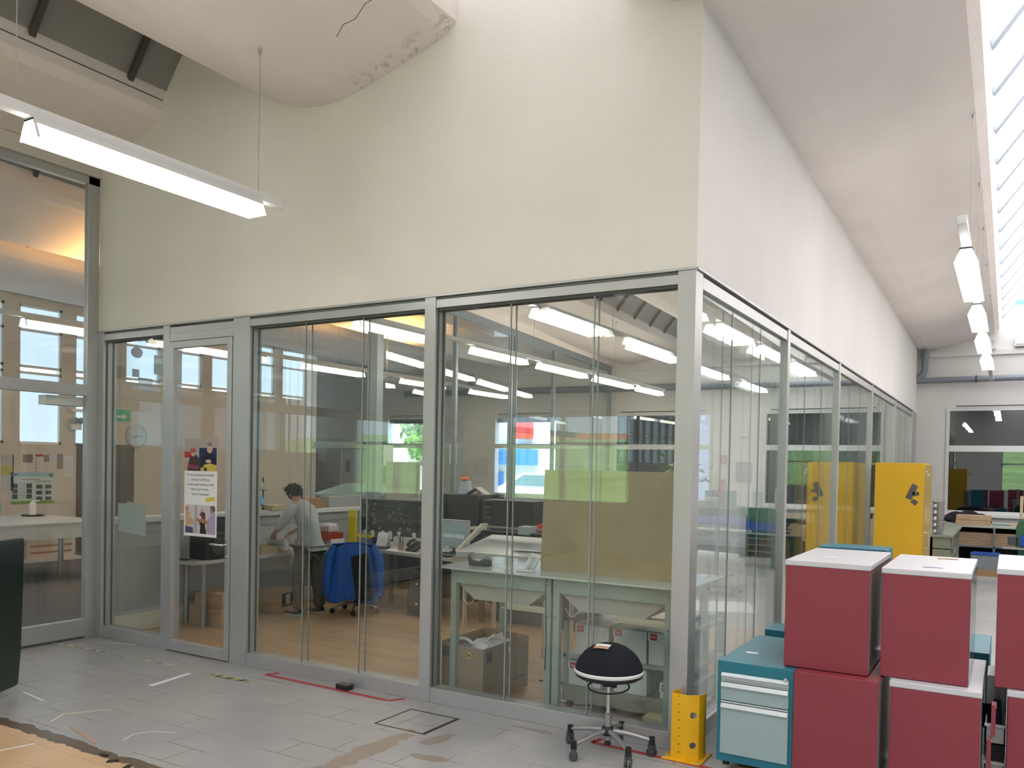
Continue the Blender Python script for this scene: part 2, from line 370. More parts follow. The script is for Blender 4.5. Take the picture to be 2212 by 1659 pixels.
# roof shells --------------------------------------------------------------
PROF = [(0,4.50),(-.07,4.44),(-.25,4.375),(-.5,4.30),(-.75,4.235),(-1.0,4.19),(-1.15,4.185),(-1.3,4.198),(-1.45,4.232),(-1.62,4.295),(-1.78,4.39),(-1.78,6.25),(-1.55,6.25),(-.10,4.74),(0,4.68)]
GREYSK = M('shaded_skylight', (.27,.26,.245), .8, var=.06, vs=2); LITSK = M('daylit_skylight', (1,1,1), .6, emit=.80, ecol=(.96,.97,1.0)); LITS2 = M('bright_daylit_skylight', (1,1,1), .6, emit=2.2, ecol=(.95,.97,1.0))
MUL = M('dark_mullion', (.06,.055,.05), .6); MULW = M('white_mullion', (.30,.34,.40), .5)
for kx in range(-6, 4):
    X0 = -1.66 + 2.95*kx
    if kx == 1: X0 = 1.30
    P = [(X0+a, b) for a,b in PROF]
    for (ya,yb,sl) in ((9.4,YF,SL),) if kx < -4 else ((-9.5,-.001,0),(.131 if -2 < kx < 1 else 0,YF,SL)):
        if ya < 0 and kx == -1: yb = 0.0
        o = MB().prism(P, ya, yb, 'y', sl).out('ceiling', SHELL); struct(o)
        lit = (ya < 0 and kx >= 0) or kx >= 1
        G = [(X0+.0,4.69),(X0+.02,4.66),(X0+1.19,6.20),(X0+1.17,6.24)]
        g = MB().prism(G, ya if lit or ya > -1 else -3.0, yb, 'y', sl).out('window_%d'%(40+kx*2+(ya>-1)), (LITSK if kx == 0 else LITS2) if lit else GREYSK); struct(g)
        if ya < -1 and not lit: struct(MB().prism(G, ya, -3.0, 'y', sl).out('window_%d'%(60+kx), LITSK))  # unseen stretch behind the camera, glow added to soften light on the walls
        mu = MB(); n_ = 0; y = ya+.55
        while y < yb:
            dz = sl*(y-ya); mu.prism([(X0+.03,4.635+dz),(X0+.05,4.60+dz),(X0+1.2,6.12+dz),(X0+1.18,6.16+dz)], y, y+(.045 if not lit else .03), 'y')
            if lit: mu.prism([(X0+.03,4.635+dz),(X0+.05,4.60+dz),(X0+1.2,6.12+dz),(X0+1.18,6.16+dz)], y+.07, y+.10, 'y')
            y += .78
        mu.out('mullion', MULW if lit else MUL, g)
        B(X0-.005,X0+.012,ya,yb-.001,4.50,4.56).out('crack_strip', M('fascia_shadow_gap', (.30,.27,.24), .9), o) if False else None
# hairline cracks and edge shadow gaps of the shells
CRK = M('hairline_crack', (.13,.11,.09), .9)
struct(B(-4.608,-4.603,-9.4,-.02,4.575,4.582).out('trim_8', CRK)); struct(B(-4.612,-4.604,-9.4,-.02,4.685,4.70).out('trim_9', CRK))
def under(x, X0=-1.66):
    s_ = x-X0
    for (a0,z0),(a1,z1) in zip(PROF[:11],PROF[1:11]):
        if a1 <= s_ <= a0: return z0+(z1-z0)*(s_-a0)/(a1-a0)
    return 4.4
struct(MB().tube([(x,y,under(x)-.001) for x,y in ((-2.20,-.54),(-2.10,-.59),(-2.02,-.57),(-1.90,-.62),(-1.80,-.60),(-1.68,-.65))],.0022,5).out('trim_10', CRK))
# frames of the partition --------------------------------------------------
def frame_x(mb, x0, x1, z0, z1, y0=-.005, y1=.12): mb.box(x0,x1,y0,y1,z0,z1)
mb = MB()
XS = {'post':(XL,XL+.085),'s1':(-4.585,-4.505),'doorpost':(-3.735,-3.55),'mid':(-1.872,-1.782),'corner':(-.105,0)}
for a,b in XS.values(): mb.box(a,b,-.006,.12,0,H-.012)
mb.box(XL,0,-.012,.12,H-.012,H+.004)
for a,b in ((XL+.085,-4.585),(-3.55,-1.872),(-1.782,-.105)):
    mb.box(a,b,.0,.115,H-.085,H-.03); mb.box(a,b,.0,.115,0,.10); mb.box(a,b,.02,.10,H-.03,H-.012)
mb.box(-4.505,-3.735,.0,.115,H-.085,H-.03); mb.box(-4.51,-3.73,-.002,.10,2.575,2.64)
fr = struct(mb.out('trim_1', ALU, bev=.002))
gk = MB()
for a,b in ((XL+.085,-4.585),(-3.55,-1.872),(-1.782,-.105)):
    for y in (.018,.082): gk.box(a,b,y,y+.012,H-.10,H-.085); gk.box(a,a+.006,y,y+.014,.1,H-.1); gk.box(b-.006,b,y,y+.014,.1,H-.1)
    gk.box(a,b,-.001,.1,H-.030,H-.024)
gk.out('gasket', ALUD, fr)
for (a,b,js) in ((XL+.085,-4.585,()),(-3.55,-1.872,(-2.985,-2.43)),(-1.782,-.105,(-1.213,-.632))):
    xs = [a,*js,b]
    for x0,x1 in zip(xs,xs[1:]):
        for y in (.022,.088): B(x0+.004,x1-.004,y,y+.006,.1,H-.1).out('pane', GLASS, fr)
    for j in js:
        for y in (.021,.087): B(j-.004,j+.004,y,y+.008,.1,H-.1).out('joint', JOINT, fr)
# side partition along the aisle
BY = [0,2.264,4.567,6.959,9.457,12.018]
mb = MB()
for y in BY[1:]: mb.box(-.12,.006,y-.04,y+.04,0,H-.012)
mb.box(-.12,.012,0,YF-.62,H-.012,H+.004)
mb.box(-.115,0,.12,12.0,H-.10,H-.03); mb.box(-.115,0,.12,12.0,0,.10); mb.box(-.13,.0,12.05,YF,0,H)
fr2 = struct(mb.out('trim_2', ALU, bev=.002))
for i in range(5):
    a,b = BY[i]+(.105 if i==0 else .04), BY[i+1]-.04
    for q in range(3):
        y0,y1 = a+(b-a)*q/3, a+(b-a)*(q+1)/3
        for x in (-.03,-.09): B(x,x+.006,y0+.004,y1-.004,.1,H-.1).out('pane', GLASS, fr2)
        if q:
            for x in (-.031,-.091): B(x,x+.008,y0-.004,y0+.004,.1,H-.1).out('joint', JOINT, fr2)
# door
mb = MB(); dx0,dx1,dz0,dz1 = -4.500,-3.740,.012,2.570
mb.box(dx0+.055,dx1-.055,-.012,.035,dz1-.055,dz1); mb.box(dx0+.055,dx1-.055,-.012,.035,dz0,dz0+.085); mb.box(dx0,dx0+.055,-.012,.035,dz0,dz1); mb.box(dx1-.055,dx1,-.012,.035,dz0,dz1)
dr = struct(mb.out('door_1', ALU, bev=.002))
B(dx0+.05,dx1-.05,.008,.014,.09,2.52).out('pane', GLASS, dr)
hd = MB(); hd.box(-3.785,-3.762,-.02,-.012,.82,.97); hd.tube([(-3.773,-.012,.93),(-3.773,-.06,.93),(-3.80,-.072,.93),(-3.90,-.07,.932)],.009,8); hd.tube([(-3.773,-.012,.835),(-3.773,-.026,.835)],.012,10)
hd.out('door_handle', CHROME, dr, smooth=True)
# cross wall of the neighbouring room at left (glazed, along y, y<0) -------
mb = MB()
for y0,y1 in ((-.105,-.0),(-2.4,-2.3),(-4.8,-4.7),(-7.2,-7.1)): mb.box(XL-.06,XL,y0,y1,0,4.07)
mb.box(XL-.06,XL,-9.5,0,4.00,4.07); mb.box(XL-.06,XL+.004,-9.5,-.1,2.14,2.24); mb.box(XL-.06,XL,-9.5,-.105,.02,.17)
fr3 = struct(mb.out('trim_3', ALU, bev=.002))
for y0,y1 in ((-2.3,-.105),(-4.7,-2.4),(-7.1,-4.8)):
    for z0,z1 in ((.17,2.14),(2.24,4.0)): B(XL-.035,XL-.029,y0,y1,z0,z1).out('pane', GLASS, fr3)
struct(B(XL-.12,XL+.03,-9.5,-.0,4.07,4.21).out('trim_4', M('cream_beam',(.62,.58,.52),.8)))
# low parapet between the office and the neighbouring room ---------------------
mb = MB(); mb.box(-5.56,-5.462,.125,3.60,0,1.0); pw = struct(mb.out('wall_parapet', M('parapet_grey', (.42,.43,.42), .6)))
B(-5.63,-5.42,.125,3.60,1.0,1.055).out('cap', M('parapet_cap', (.68,.69,.68), .45), pw, bev=.008)
B(-5.462,-5.40,.125,3.60,.0,.155).out('trunking', M('cream_trunking', (.66,.65,.55), .5), pw, bev=.006)
B(-5.4625,-5.455,.5,3.6,.90,.905).out('groove', GREY, pw)
# glazed partition behind the desks, from the column to the far wall
P0 = Vector((-5.20,3.62,0)); P1 = Vector((-6.22,YF-.02,0)); dd = (P1-P0); Ln = dd.length; ang = math.atan2(dd.y,dd.x)
q = MB(); q.at(P0, rz=ang)
DKF = M('blue_grey_partition_frame', (.26,.30,.33), .45, .3)
q.box(0,Ln,-.035,.035,3.74,3.86); q.box(0,Ln,-.03,.03,0,.9)
for s_ in (0.0,.0): pass
for px_ in (1.85,3.78,3.95,5.70,7.9,Ln-.05): q.box(px_-.03,px_+.03,-.03,.03,.9,3.74)
fr4 = struct(q.out('trim_5', DKF))
last = 0
for px_ in (1.85,3.78,5.70,7.9,Ln): g = MB(); g.at(P0, rz=ang); g.box(last+.03,px_-.03,-.004,.004,.92,3.74); g.out('pane', GLASS, fr4); last = px_
q = MB(); q.at(P0, rz=ang); q.box(0,Ln,-.04,.04,3.86,4.22); struct(q.out('wall_partition', SHELL))
struct(B(-5.46,-5.30,3.60,3.72,0,4.25).out('trim_6', M('blue_grey_column', (.30,.33,.35), .5, .2)))
# far wall ledge and pipes ----------------------------------------------------
struct(B(-19,HALL,YF-.05,YF,3.74,3.83).out('trim_7', PLASTER2))
pp = MB(); pp.tube([(.0,YF-.14,3.30),(7.9,YF-.14,3.33)],.055,16)
pipe = thing('drain_pipe', 'grey horizontal drain pipe with a bend, on the far wall above the windows', 'pipe', (0,0,0)); pp.out('pipe_run', PIPE, pipe, smooth=True)
pp = MB(); pp.tube([(.13,YF-.14,3.86),(.13,YF-.14,3.50),(.10,YF-.14,3.42),(.0,YF-.14,3.33)],.055,16); pp.lathe([(.066,0),(.066,.07)],20,(.13,YF-.14,3.74)); pp.out('down_pipe', PIPE, pipe, smooth=True)
for x in (.95,2.5): 
    q = MB(); q.tube([(x,YF-.14,3.306),(x+.03,YF-.14,3.306)],.062,16); q.box(x,x+.03,YF-.14,YF,3.30,3.32); q.out('pipe_clip', DGREY, pipe)
op = thing('drain_pipe', 'grey horizontal drain pipe seen through the office glass on the far wall', 'pipe')
MB().tube([(-11.9,YF-.14,3.38),(-.15,YF-.14,3.31)],.075,16).out('pipe_run', PIPE, op, smooth=True)
MB().tube([(-9.9,YF-.14,3.8),(-9.9,YF-.14,3.5),(-10.05,YF-.14,3.37)],.075,14).out('down_pipe', PIPE, op, smooth=True)
for i,x in enumerate((1.10,1.21)):
    t = thing('junction_box', ('left','right')[i]+' one of the two small white junction boxes on the ledge by the end skylight', 'box', (x,YF-.06,3.83))
    B(-.045,.045,-.04,.04,0,.07).out('housing', WHITE, t, bev=.006); MB().tube([(0,0,.07),(.01,.0,.14),(-.1+.02*i,0,.18),(-.1+.02*i,0,.4)],.006,6).out('cable', GREY, t)
t = thing('wall_unit', 'white rectangular box mounted high on the far wall at the end of the aisle', 'box', (1.70,YF,3.86)); B(-.16,.25,-.12,0,0,.18).out('housing', WHITE, t, bev=.01); B(-.14,.23,-.121,-.119,.02,.04).out('vent', GREY, t)
# exterior --------------------------------------------------------------------
GRASS = M('meadow_grass', (.34,.47,.15), .95, var=.3, vs=.4); ASPH = M('pale_asphalt', (.55,.55,.54), .9)
struct(B(-40,40,YF+.25,90,-.3,-.12).out('ground', ASPH))
o = MB().grid(lambda u,v: (-60+120*u, -11-50*v, -.4+4.4*v**1.2+.3*math.sin(9*u)*v), 24, 10).out('hillside', GRASS, smooth=True, solid=.3); struct(o)
o = MB().grid(lambda u,v: (-40+60*u, 60+60*v, -.5+26*v*(.5+.5*math.sin(2.4*u+.4))), 24, 12).out('mountain', M('hazy_blue_mountain', (.10,.24,.30), 1, var=.35, vs=.06), smooth=True, solid=.3); struct(o)
def house(name, label, x0,x1,y0,y1,h,rh,wall,roof,wins,ax='y'):
    t = thing(name, label, 'building', ((x0+x1)/2,(y0+y1)/2,0)); cx,cy = (x0+x1)/2,(y0+y1)/2
    B(x0-cx,x1-cx,y0-cy,y1-cy,-.2,h).out('wall', wall, t)
    g = MB()
    if ax == 'y': g.prism([(x0-cx-.6,h-.3),(0,h+rh),(x1-cx+.6,h-.3),(x1-cx+.6,h-.1),(0,h+rh+.25),(x0-cx-.6,h-.1)], y0-cy-.6, y1-cy+.6, 'y'); g.prism([(x0-cx,h),(0,h+rh),(x1-cx,h)], y0-cy, y1-cy, 'y')
    else: g.prism([(y0-cy-.6,h-.3),(0,h+rh),(y1-cy+.6,h-.3)], x0-cx-.4, x1-cx+.4, 'x')
    g.out('roof', roof, t)
    for (wx,wz,ww,wh) in wins:
        f = B(wx-cx,wx+ww-cx,y0-cy-.06,y0-cy-.01,wz,wz+wh).out('window', FRM, t); B(wx+.08-cx,wx+ww-.08-cx,y0-cy-.08,y0-cy-.06,wz+.08,wz+wh-.08).out('pane', M('blue_pane', (.10,.25,.45), .2), f)
    return t
CREAM = M('cream_render', (.86,.76,.68), .9); WREN = M('white_render', (.86,.86,.84), .9); ORANGE = M('orange_roof', (.75,.30,.10), .8); SLATE = M('grey_roof_tiles', (.42,.45,.50), .8, bump=.5, bs=8)
house('house', 'cream house with an orange roof edge outside the leftmost far window', -34,-23,27,37,5.2,4.2,CREAM,ORANGE,[(-29,1.6,1.0,1.3)])
hs = house('shop_building', 'white flat commercial building with a blue canopy outside the second far window', -20.5,-8,27,35,6.5,.4,WREN,SLATE,[(-12.6,3.3,.5,1.4),(-11.8,3.3,.5,1.4)])
B(-5.2,-1.7,-4.8,-4.0,1.62,2.30).out('canopy', M('cyan_blue_sign', (.0,.22,.62), .5), hs); B(-2.6,-1.9,-4.4,-4.1,2.75,3.6).out('red_sign', M('red_sign', (.75,.05,.03), .5), hs)
B(-5.0,-4.2,-4.25,-4.0,.3,1.9).out('yellow_poster', M('yellow_poster', (.75,.55,.1), .6), hs); B(-3.9,-3.4,-4.25,-4.0,.3,1.3).out('blue_banner', MATS['cyan_blue_sign'], hs)
house('chalet', 'grey-roofed house with a dormer seen beside the wooden corner post', -17.5,-8.5,36,46,3.4,4.6,WREN,SLATE,[(-13,1.2,1.2,1.2)],'x')
def tree(label, x,y,h,r,n=1500):
    t = thing('tree', label, 'tree', (x,y,0)); MB().tube([(0,0,-.2),(.1,0,h*.4),(0,.1,h*.75)],[.2,.14,.06],8).out('trunk', M('bark',(.12,.08,.05),.9), t)
    g = MB(); rnd = random.Random(int(x*10))
    for _ in range(n):
        a,b = rnd.uniform(0,2*PI), rnd.uniform(-1,1); rr = r*(rnd.random()**.4); q_ = (rr*math.cos(a)*math.sqrt(1-b*b), rr*math.sin(a)*math.sqrt(1-b*b), h*.7+rr*b*1.1); s_ = rnd.uniform(.05,.12)*r/1.6
        g.at(q_, rnd.uniform(0,6), rnd.uniform(0,3), rnd.uniform(0,3)).prism([(-s_,-s_*.5),(0,-s_*.9),(s_,-s_*.4),(s_*.8,s_*.6),(-s_*.3,s_)], -.01,.01,'z')
    g.out('foliage', M('leaf_green', (.14,.27,.06), .8, var=.3, vs=.8), t)
house('house', 'house with a long orange roof behind the hall, seen only mirrored', -34,-20,-60,-50,1.6,2.6,CREAM,ORANGE,[],'x')
tree('bright green leafy tree outside the leftmost far window, before the cream house', -18.9,24,4.4,1.7)
tree('green tree on the slope reflected in the dark aisle window', 4.5,-24,5.0,1.6)
ct = thing('car', 'white parked car outside the second far window, by the canopy', 'car', (-13.3,23.5,-.12), .15)
g = MB(); g.prism([(-2.1,.3),(2.1,.3),(2.15,.75),(1.3,.92),(.6,1.42),(-1.0,1.45),(-1.8,.98),(-2.1,.85)], -.85,.85,'y'); g.out('body', M('car_white',(.8,.82,.85),.25), ct, bev=.05, smooth=True)
g = MB(); g.prism([(1.1,.95),(.55,1.36),(-.9,1.38),(-1.5,.98)], -.87,.87,'y'); g.out('side_windows', M('car_glass',(.16,.26,.32),.1), ct)
for x in (-1.35,1.35):
    for y in (-.8,.8): g = MB(); g.tube([(x,y-.1,.32),(x,y+.1,.32)],.32,18); g.out('wheel', BLACK, ct)
# ================================================================ LIGHT ROWS
RAILM = M('light_rail_white', (.66,.66,.66), .4)
def light_row(label, x, z, y0, y1, lamps, hang, ztop, slope=0., group=None, warm=None):
    """rail along y from y0 to y1 (bottom z); lamps: list of (ya, yb); hang: y of the wires"""
    t = thing('pendant_light_row', label, 'light', (x, y0, z), 0, group)
    B(-.03,.03,0,y1-y0,.10,.155).out('rail', RAILM, t, bev=.003)
    for a,b in lamps:
        a -= y0; b -= y0
        g = MB(); pr = [(-.075,0),(.075,0),(.035,.085),(-.035,.085)]
        g.prism([(-.082,-.004),(-.04,.095),(.04,.095),(.082,-.004),(.076,-.004),(.036,.088),(-.036,.088),(-.076,-.004)], a, a+.012, 'y')
        for s_ in (-1,1): g.prism([(s_*.052,.070),(s_*.04,.10),(s_*.036,.10),(s_*.046,.070)], a-.0, b, 'y')
        g.box(-.04,.04,a,b,.086,.10); h = g.out('luminaire', RAILM, t)
        g = MB(); g.prism([(-.078,0),(.078,0),(.048,.072),(-.048,.072)], a+.012, b-.004, 'y'); g.out('diffuser', warm or TUBE, h)
    for y in hang:
        zt = ztop + slope*y - z
        g = MB(); g.tube([(0,y-y0,.155),(0,y-y0,zt)],.0025,5); w_ = g.out('wire', STEEL, t); MB().cyl(0,y-y0,zt-.035,zt,.006,.013,10).out('ceiling_anchor', STEEL, w_)
    return t
G_ = 'suspended fluorescent light rows'
light_row('near suspended light row with one long lit tube, hanging in front of the white wall', -2.60, 3.14, -8.4, -.60, [(-2.24,-.80),(-4.4,-2.96),(-6.5,-5.1),(-8.3,-7.2)], [-.80,-2.3,-4.4,-6.6], 4.188, group=G_)
light_row('bright light row hanging inside the office behind the corner post', -2.56, 3.08, .55, 12.0, [(2.72,4.12),(5.15,6.75),(7.8,9.2),(10.3,11.7)], [2.2,4.6,7.2,9.6], 4.188, SL, G_, TUBEO)
TW = M('warm_lit_diffuser', (1,1,1), .5, emit=10, ecol=(1,.88,.74))
light_row('second office light row with warm tubes, nearer the glazed partition', -4.64, 3.08, 2.3, 11.9, [(2.45,3.85),(4.75,6.13),(6.58,8.14),(8.56,10.16),(10.5,11.7)], [3.2,6.4,9.4], 4.45, SL, G_, TW)
light_row('aisle light row seen nearly end-on below the far skylight at right', 1.215, 3.13, 1.66, 12.2, [(2.3,3.95),(4.6,5.8),(6.4,7.65),(8.3,9.6)], [2.83,4.45,5.95,7.6,9.5], 4.435, SL, G_)
light_row('light row whose bare rail end shows at the top edge beside the bright skylight', .16, 3.25, -8.8, -1.72, [(-3.6,-2.3),(-5.8,-4.5),(-8.0,-6.7)], [-2.2,-5.0,-7.8], 4.19, 0, G_)
TG = M('dim_lit_diffuser', (1,1,1), .5, emit=4.5, ecol=(1,.90,.75))
light_row('light row in the neighbouring room beyond the parapet, farthest from the glass wall', -8.15, 3.08, -6, 11.9, [(-3.9,-2.4),(-1.6,-.2),(.8,2.2),(3.0,4.4),(5.2,6.6),(7.7,9.0),(10,11.4)], [-3,0,3,6,9], 4.27, 0, G_, TG)
for (x,y,lb,en) in ((-8.5,2.75,'amber uplighter behind the metal post, lighting the neighbouring vaulted ceiling',330),(-8.7,7.7,'amber uplighter glowing on the vaulted ceiling beyond the office column',330)):
    t = thing('uplighter', lb, 'lamp', (x,y,3.15)); MB().lathe([(0,0),(.10,.02),(.16,.12),(.15,.12),(.09,.03)],20).out('shade', M('brass_shade',(.5,.35,.12),.4,.6), t, smooth=True); MB().ball((0,0,.07),.035,10).out('bulb', M('amber_bulb',(1,.6,.25),.5,emit=10,ecol=(1,.52,.18)), t)
    MB().tube([(.12,0,.05),(.2,0,.05),(.2,0,1.25)],.008,6).out('rod', STEEL, t)
    li = bpy.data.lights.new('uplight','SPOT'); li.energy = en; li.color = (1,.50,.15); li.spot_size = math.radians(140); li.spot_blend = .8; li.shadow_soft_size = .08
    lo = bpy.data.objects.new('uplight', li); C.objects.link(lo); lo.location = (x,y,3.32); lo.rotation_euler = (PI,0,0)

# ================================================================ HALL FOREGROUND
# balance stool -------------------------------------------------------------
t = thing('balance_stool', 'black half-dome balance stool on five castors, in front of the glass wall', 'stool', (-.375,-.235,0), .05)
g = MB(); g.tube([(0,0,.075),(0,0,.22)],[.020,.020],20); base = g.out('column_sleeve', STEEL, t, smooth=True)
MB().cyl(0,0,.045,.062,.020,.017,18).out('end_cap', BLACK, base)
MB().tube([(0,0,.22),(0,0,.225),(0,0,.39)],[.017,.0125,.0125],18).out('gas_lift', CHROME, t, smooth=True)
MB().lathe([(.0,.10),(.03,.10),(.034,.115),(.034,.135),(.026,.15),(.0,.15)],20).out('hub', BLACK, t, smooth=True)
for a in (172, 243, 318, 17, 92):
    a = math.radians(a); ca, sa = math.cos(a), math.sin(a); R_ = .245
    l_ = MB().tube([(.02*ca,.02*sa,.125),(.10*ca,.10*sa,.118),(R_*ca,R_*sa,.088)],[.016,.015,.011],12).out('leg', STEEL, t, smooth=True)
    g = MB(); g.cyl(R_*ca,R_*sa,.062,.108,.0175,.0165,14); c_ = g.out('castor', BLACK, l_, smooth=True)
    g = MB(); b2 = a+.9; 
    for s_ in (-1,1): g.tube([(R_*ca+s_*.007*math.cos(b2),R_*sa+s_*.007*math.sin(b2),.024),(R_*ca+s_*.019*math.cos(b2),R_*sa+s_*.019*math.sin(b2),.024)],.024,16)
    g.at((R_*ca,R_*sa,.045), rz=b2).box(-.018,.018,-.014,.014,0,.022); g.out('castor', DGREY, l_)
MB().lathe([(.025,.375),(.035,.39),(.055,.405),(.12,.412),(.17,.425),(.188,.438),(.19,.452)],40).out('seat_pan', BLACK, t, smooth=True)
g = MB(); g.tube([(.034,0,.37),(.03,0,.40),(.04,0,.42)],[.014,.02,.03],12); g.tube([(-.02,0,.37),(-.02,0,.42)],[.014,.03],12); g.out('bracket', BLACK, t)
g = MB(); g.tube([(.115*math.cos(q*PI/12), .115*math.sin(q*PI/12)*1.0, .372+.012*math.sin(q*PI/12)) for q in range(25)],.005,8,False); g.out('height_lever_ring', BLACK, t, smooth=True)
g = MB(); g.lathe([(.191,.452),(.1945,.458),(.1945,.468),(.190,.472)],48); g.out('white_piping', WHITE, t, smooth=True)
pr = [(.190,.472),(.184,.498),(.166,.533),(.138,.566),(.10,.594),(.055,.611),(.02,.617),(0,.618)]
MB().lathe(pr,48).out('seat_dome', NAVY, t, smooth=True)
g = MB(); TANL = M('tan_kraft', (.50,.31,.19), .8)
def dz(x,y): r=math.hypot(x,y); return .6195-.0*r-1.45*r*r
g.grid(lambda u,v: (-.055+.085*u,-.105+.03*v,dz(-.055+.085*u,-.105+.03*v)+.002),8,3); g.out('tan_label', TANL, t, solid=.001)
g = MB(); g.grid(lambda u,v: (-.055+.085*u,-.075+.026*v,dz(-.055+.085*u,-.075+.026*v)+.003),8,3); g.out('white_label', PAPER, t, solid=.001)
# yellow rack guard -----------------------------------------------------------
t = thing('column_guard', 'yellow perforated steel column guard bolted at the corner post', 'guard', (.02,-.045,0))
g = MB(); g.prism([(-.105,-.115),(.10,-.115),(.115,-.10),(.115,.10),(-.105,.10)],0,.010,'z'); pl = g.out('base_plate', YEL, t, bev=.002)
for x,y in ((-.085,-.09),(.095,-.095),(.098,.08)): MB().cyl(x,y,.010,.014,.011,.008,8).out('bolt', STEEL, t)
prof = [(-.055,.02),(-.072,-.03),(-.063,-.082),(.030,-.090),(.085,-.055),(.098,-.01),(.088,.045)]
g = bmesh.new(); th = .004
import itertools
def wall_with_holes(mb, a, b, holes, z0=.01, z1=.365):
    """a..b plan edge; holes: list of (u, z, r) cut as n-gon openings in a strip built of quads"""
    ax,ay = a; bx,by = b; L_ = math.hypot(bx-ax,by-ay)
    P = lambda u,z,n_=0: (ax+(bx-ax)*u/L_, ay+(by-ay)*u/L_, z)
    if not holes:
        mb.b.faces.new([mb.v(P(0,z0)),mb.v(P(L_,z0)),mb.v(P(L_,z1)),mb.v(P(0,z1))]); return
    zs = sorted(holes, key=lambda h:h[1]); zc = z0
    for i,(u,z,r) in enumerate(zs):
        zt = z1 if i == len(zs)-1 else (z+r+zs[i+1][1]-zs[i+1][2])/2
        n_ = 24; ring = [(u+r*math.cos(2*PI*q/n_), z+r*math.sin(2*PI*q/n_)) for q in range(n_)]
        outer = []
        for q in range(n_):
            c_,s_ = math.cos(2*PI*q/n_), math.sin(2*PI*q/n_)
            ks = []
            if c_ > 1e-6: ks.append((L_-u)/c_)
            if c_ < -1e-6: ks.append(-u/c_)
            if s_ > 1e-6: ks.append((zt-z)/s_)
            if s_ < -1e-6: ks.append((zc-z)/s_)
            kk = min(ks); outer.append((u+kk*c_, z+kk*s_))
        rv = [mb.v(P(*p)) for p in ring]; ov = [mb.v(P(*p)) for p in outer]
        for q in range(n_): mb.b.faces.new((rv[q],rv[(q+1)%n_],ov[(q+1)%n_],ov[q]))
        for (cu,cz) in ((0,zc),(L_,zc),(L_,zt),(0,zt)):            # square off the four corners
            bq = min(range(n_), key=lambda q: 1e9 if not ((abs(outer[q][0]-cu)<1e-5) != (abs(outer[(q+1)%n_][0]-cu)<1e-5) or (abs(outer[q][1]-cz)<1e-5) != (abs(outer[(q+1)%n_][1]-cz)<1e-5)) else math.hypot((outer[q][0]+outer[(q+1)%n_][0])/2-cu,(outer[q][1]+outer[(q+1)%n_][1])/2-cz))
            mb.b.faces.new((ov[bq], ov[(bq+1)%n_], mb.v(P(cu,cz))))
        zc = zt
g = MB()
for i,(a,b) in enumerate(zip(prof,prof[1:])):
    L_ = math.hypot(b[0]-a[0],b[1]-a[1]); hs_ = []
    if i == 2: hs_ = [(.045,.045+.044*q,.0048) for q in range(8)]
    if i == 3: hs_ = [(L_*.5,.09,.018),(L_*.5,.255,.018)]
    if i == 4: hs_ = [(L_*.6,.05+.044*q,.004) for q in range(7)]
    wall_with_holes(g,a,b,hs_)
bmesh.ops.remove_doubles(g.b, verts=g.b.verts, dist=.0002)
g.out('guard_column', YEL, t, solid=.004)
t = thing('yellow_floor_guard', 'second yellow guard, mostly hidden between the corner post and the teal pedestal', 'guard', (.20,.30,0))
MB().tube([(0,0,0),(0,0,.09),(0,0,.13)],[.05,.05,.03],20).out('rounded_body', YEL, t, smooth=True); MB().box(-.055,.055,-.075,.06,0,.006).out('base_plate', YEL, t)
# pedestals ---------------------------------------------------------------------
def pedestal(label, x, y, z, wd, dp, h, body, top=None, side=None, group=None, legs=True, rz=0):
    t = thing('pedestal', label, 'cabinet', (x,y,z), rz, group); z0 = .03 if legs else 0
    ht = h-(.028 if top else 0)
    c_ = B(0,wd,0,dp,z0,ht).out('body', body, t, bev=.003)
    if top: B(-.004,wd+.004,-.004,dp+.004,ht,h).out('top', top, t, bev=.004)
    if side: B(wd,wd+.0025,.012,dp-.01,z0+.01,ht-.008).out('side_panel', side, t)
    if legs:
        for a,b in ((.04,.05),(wd-.04,.05),(.04,dp-.05),(wd-.04,dp-.05)): MB().cyl(a,b,0,.03,.018,.018,12).out('castor', BLACK, t)
    return t
GP = 'pedestals stacked in front of the aisle'
t = pedestal('teal pedestal with two pale drawers and a lock beside the corner post', .231,-.198,.04,.388,.81,.556,TEAL)
for nm,z0,z1 in (('drawer',.355,.455),('drawer',.075,.345)):
    d = B(.022,.366,-.012,.02,z0,z1).out(nm, TEALF, t, bev=.002)
    g = MB(); g.prism([(-.012,z1-.0),(-.012,z1-.026),(-.022,z1-.030),(-.022,z1-.026),(-.006,z1+.006)], .024,.364,'x'); g.out('grip_rail', M('grip_aluminium',(.50,.56,.57),.3,.5), d)
g = MB(); g.box(.022,.366,-.010,.01,.462,.498); g.prism([(-.010,.498),(-.020,.484),(-.020,.480),(-.008,.480)],.024,.364,'x'); g.out('pencil_drawer', MATS['grip_aluminium'], t)
g = MB(); g.tube([(.352,-.016,.503),(.352,0,.503)],.011,16); g.box(.3505,.3535,-.022,-.015,.498,.508); g.out('lock', CHROME, t)
B(.10,.30,.0,.30,-.04,0).out('wood_block', M('raw_wood',(.40,.25,.13),.8), t)
tag(B(.305,.37,.06,.10,.5965,.598).out('paper_note', PAPER), 'small white paper slip lying on top of the teal pedestal', 'paper')
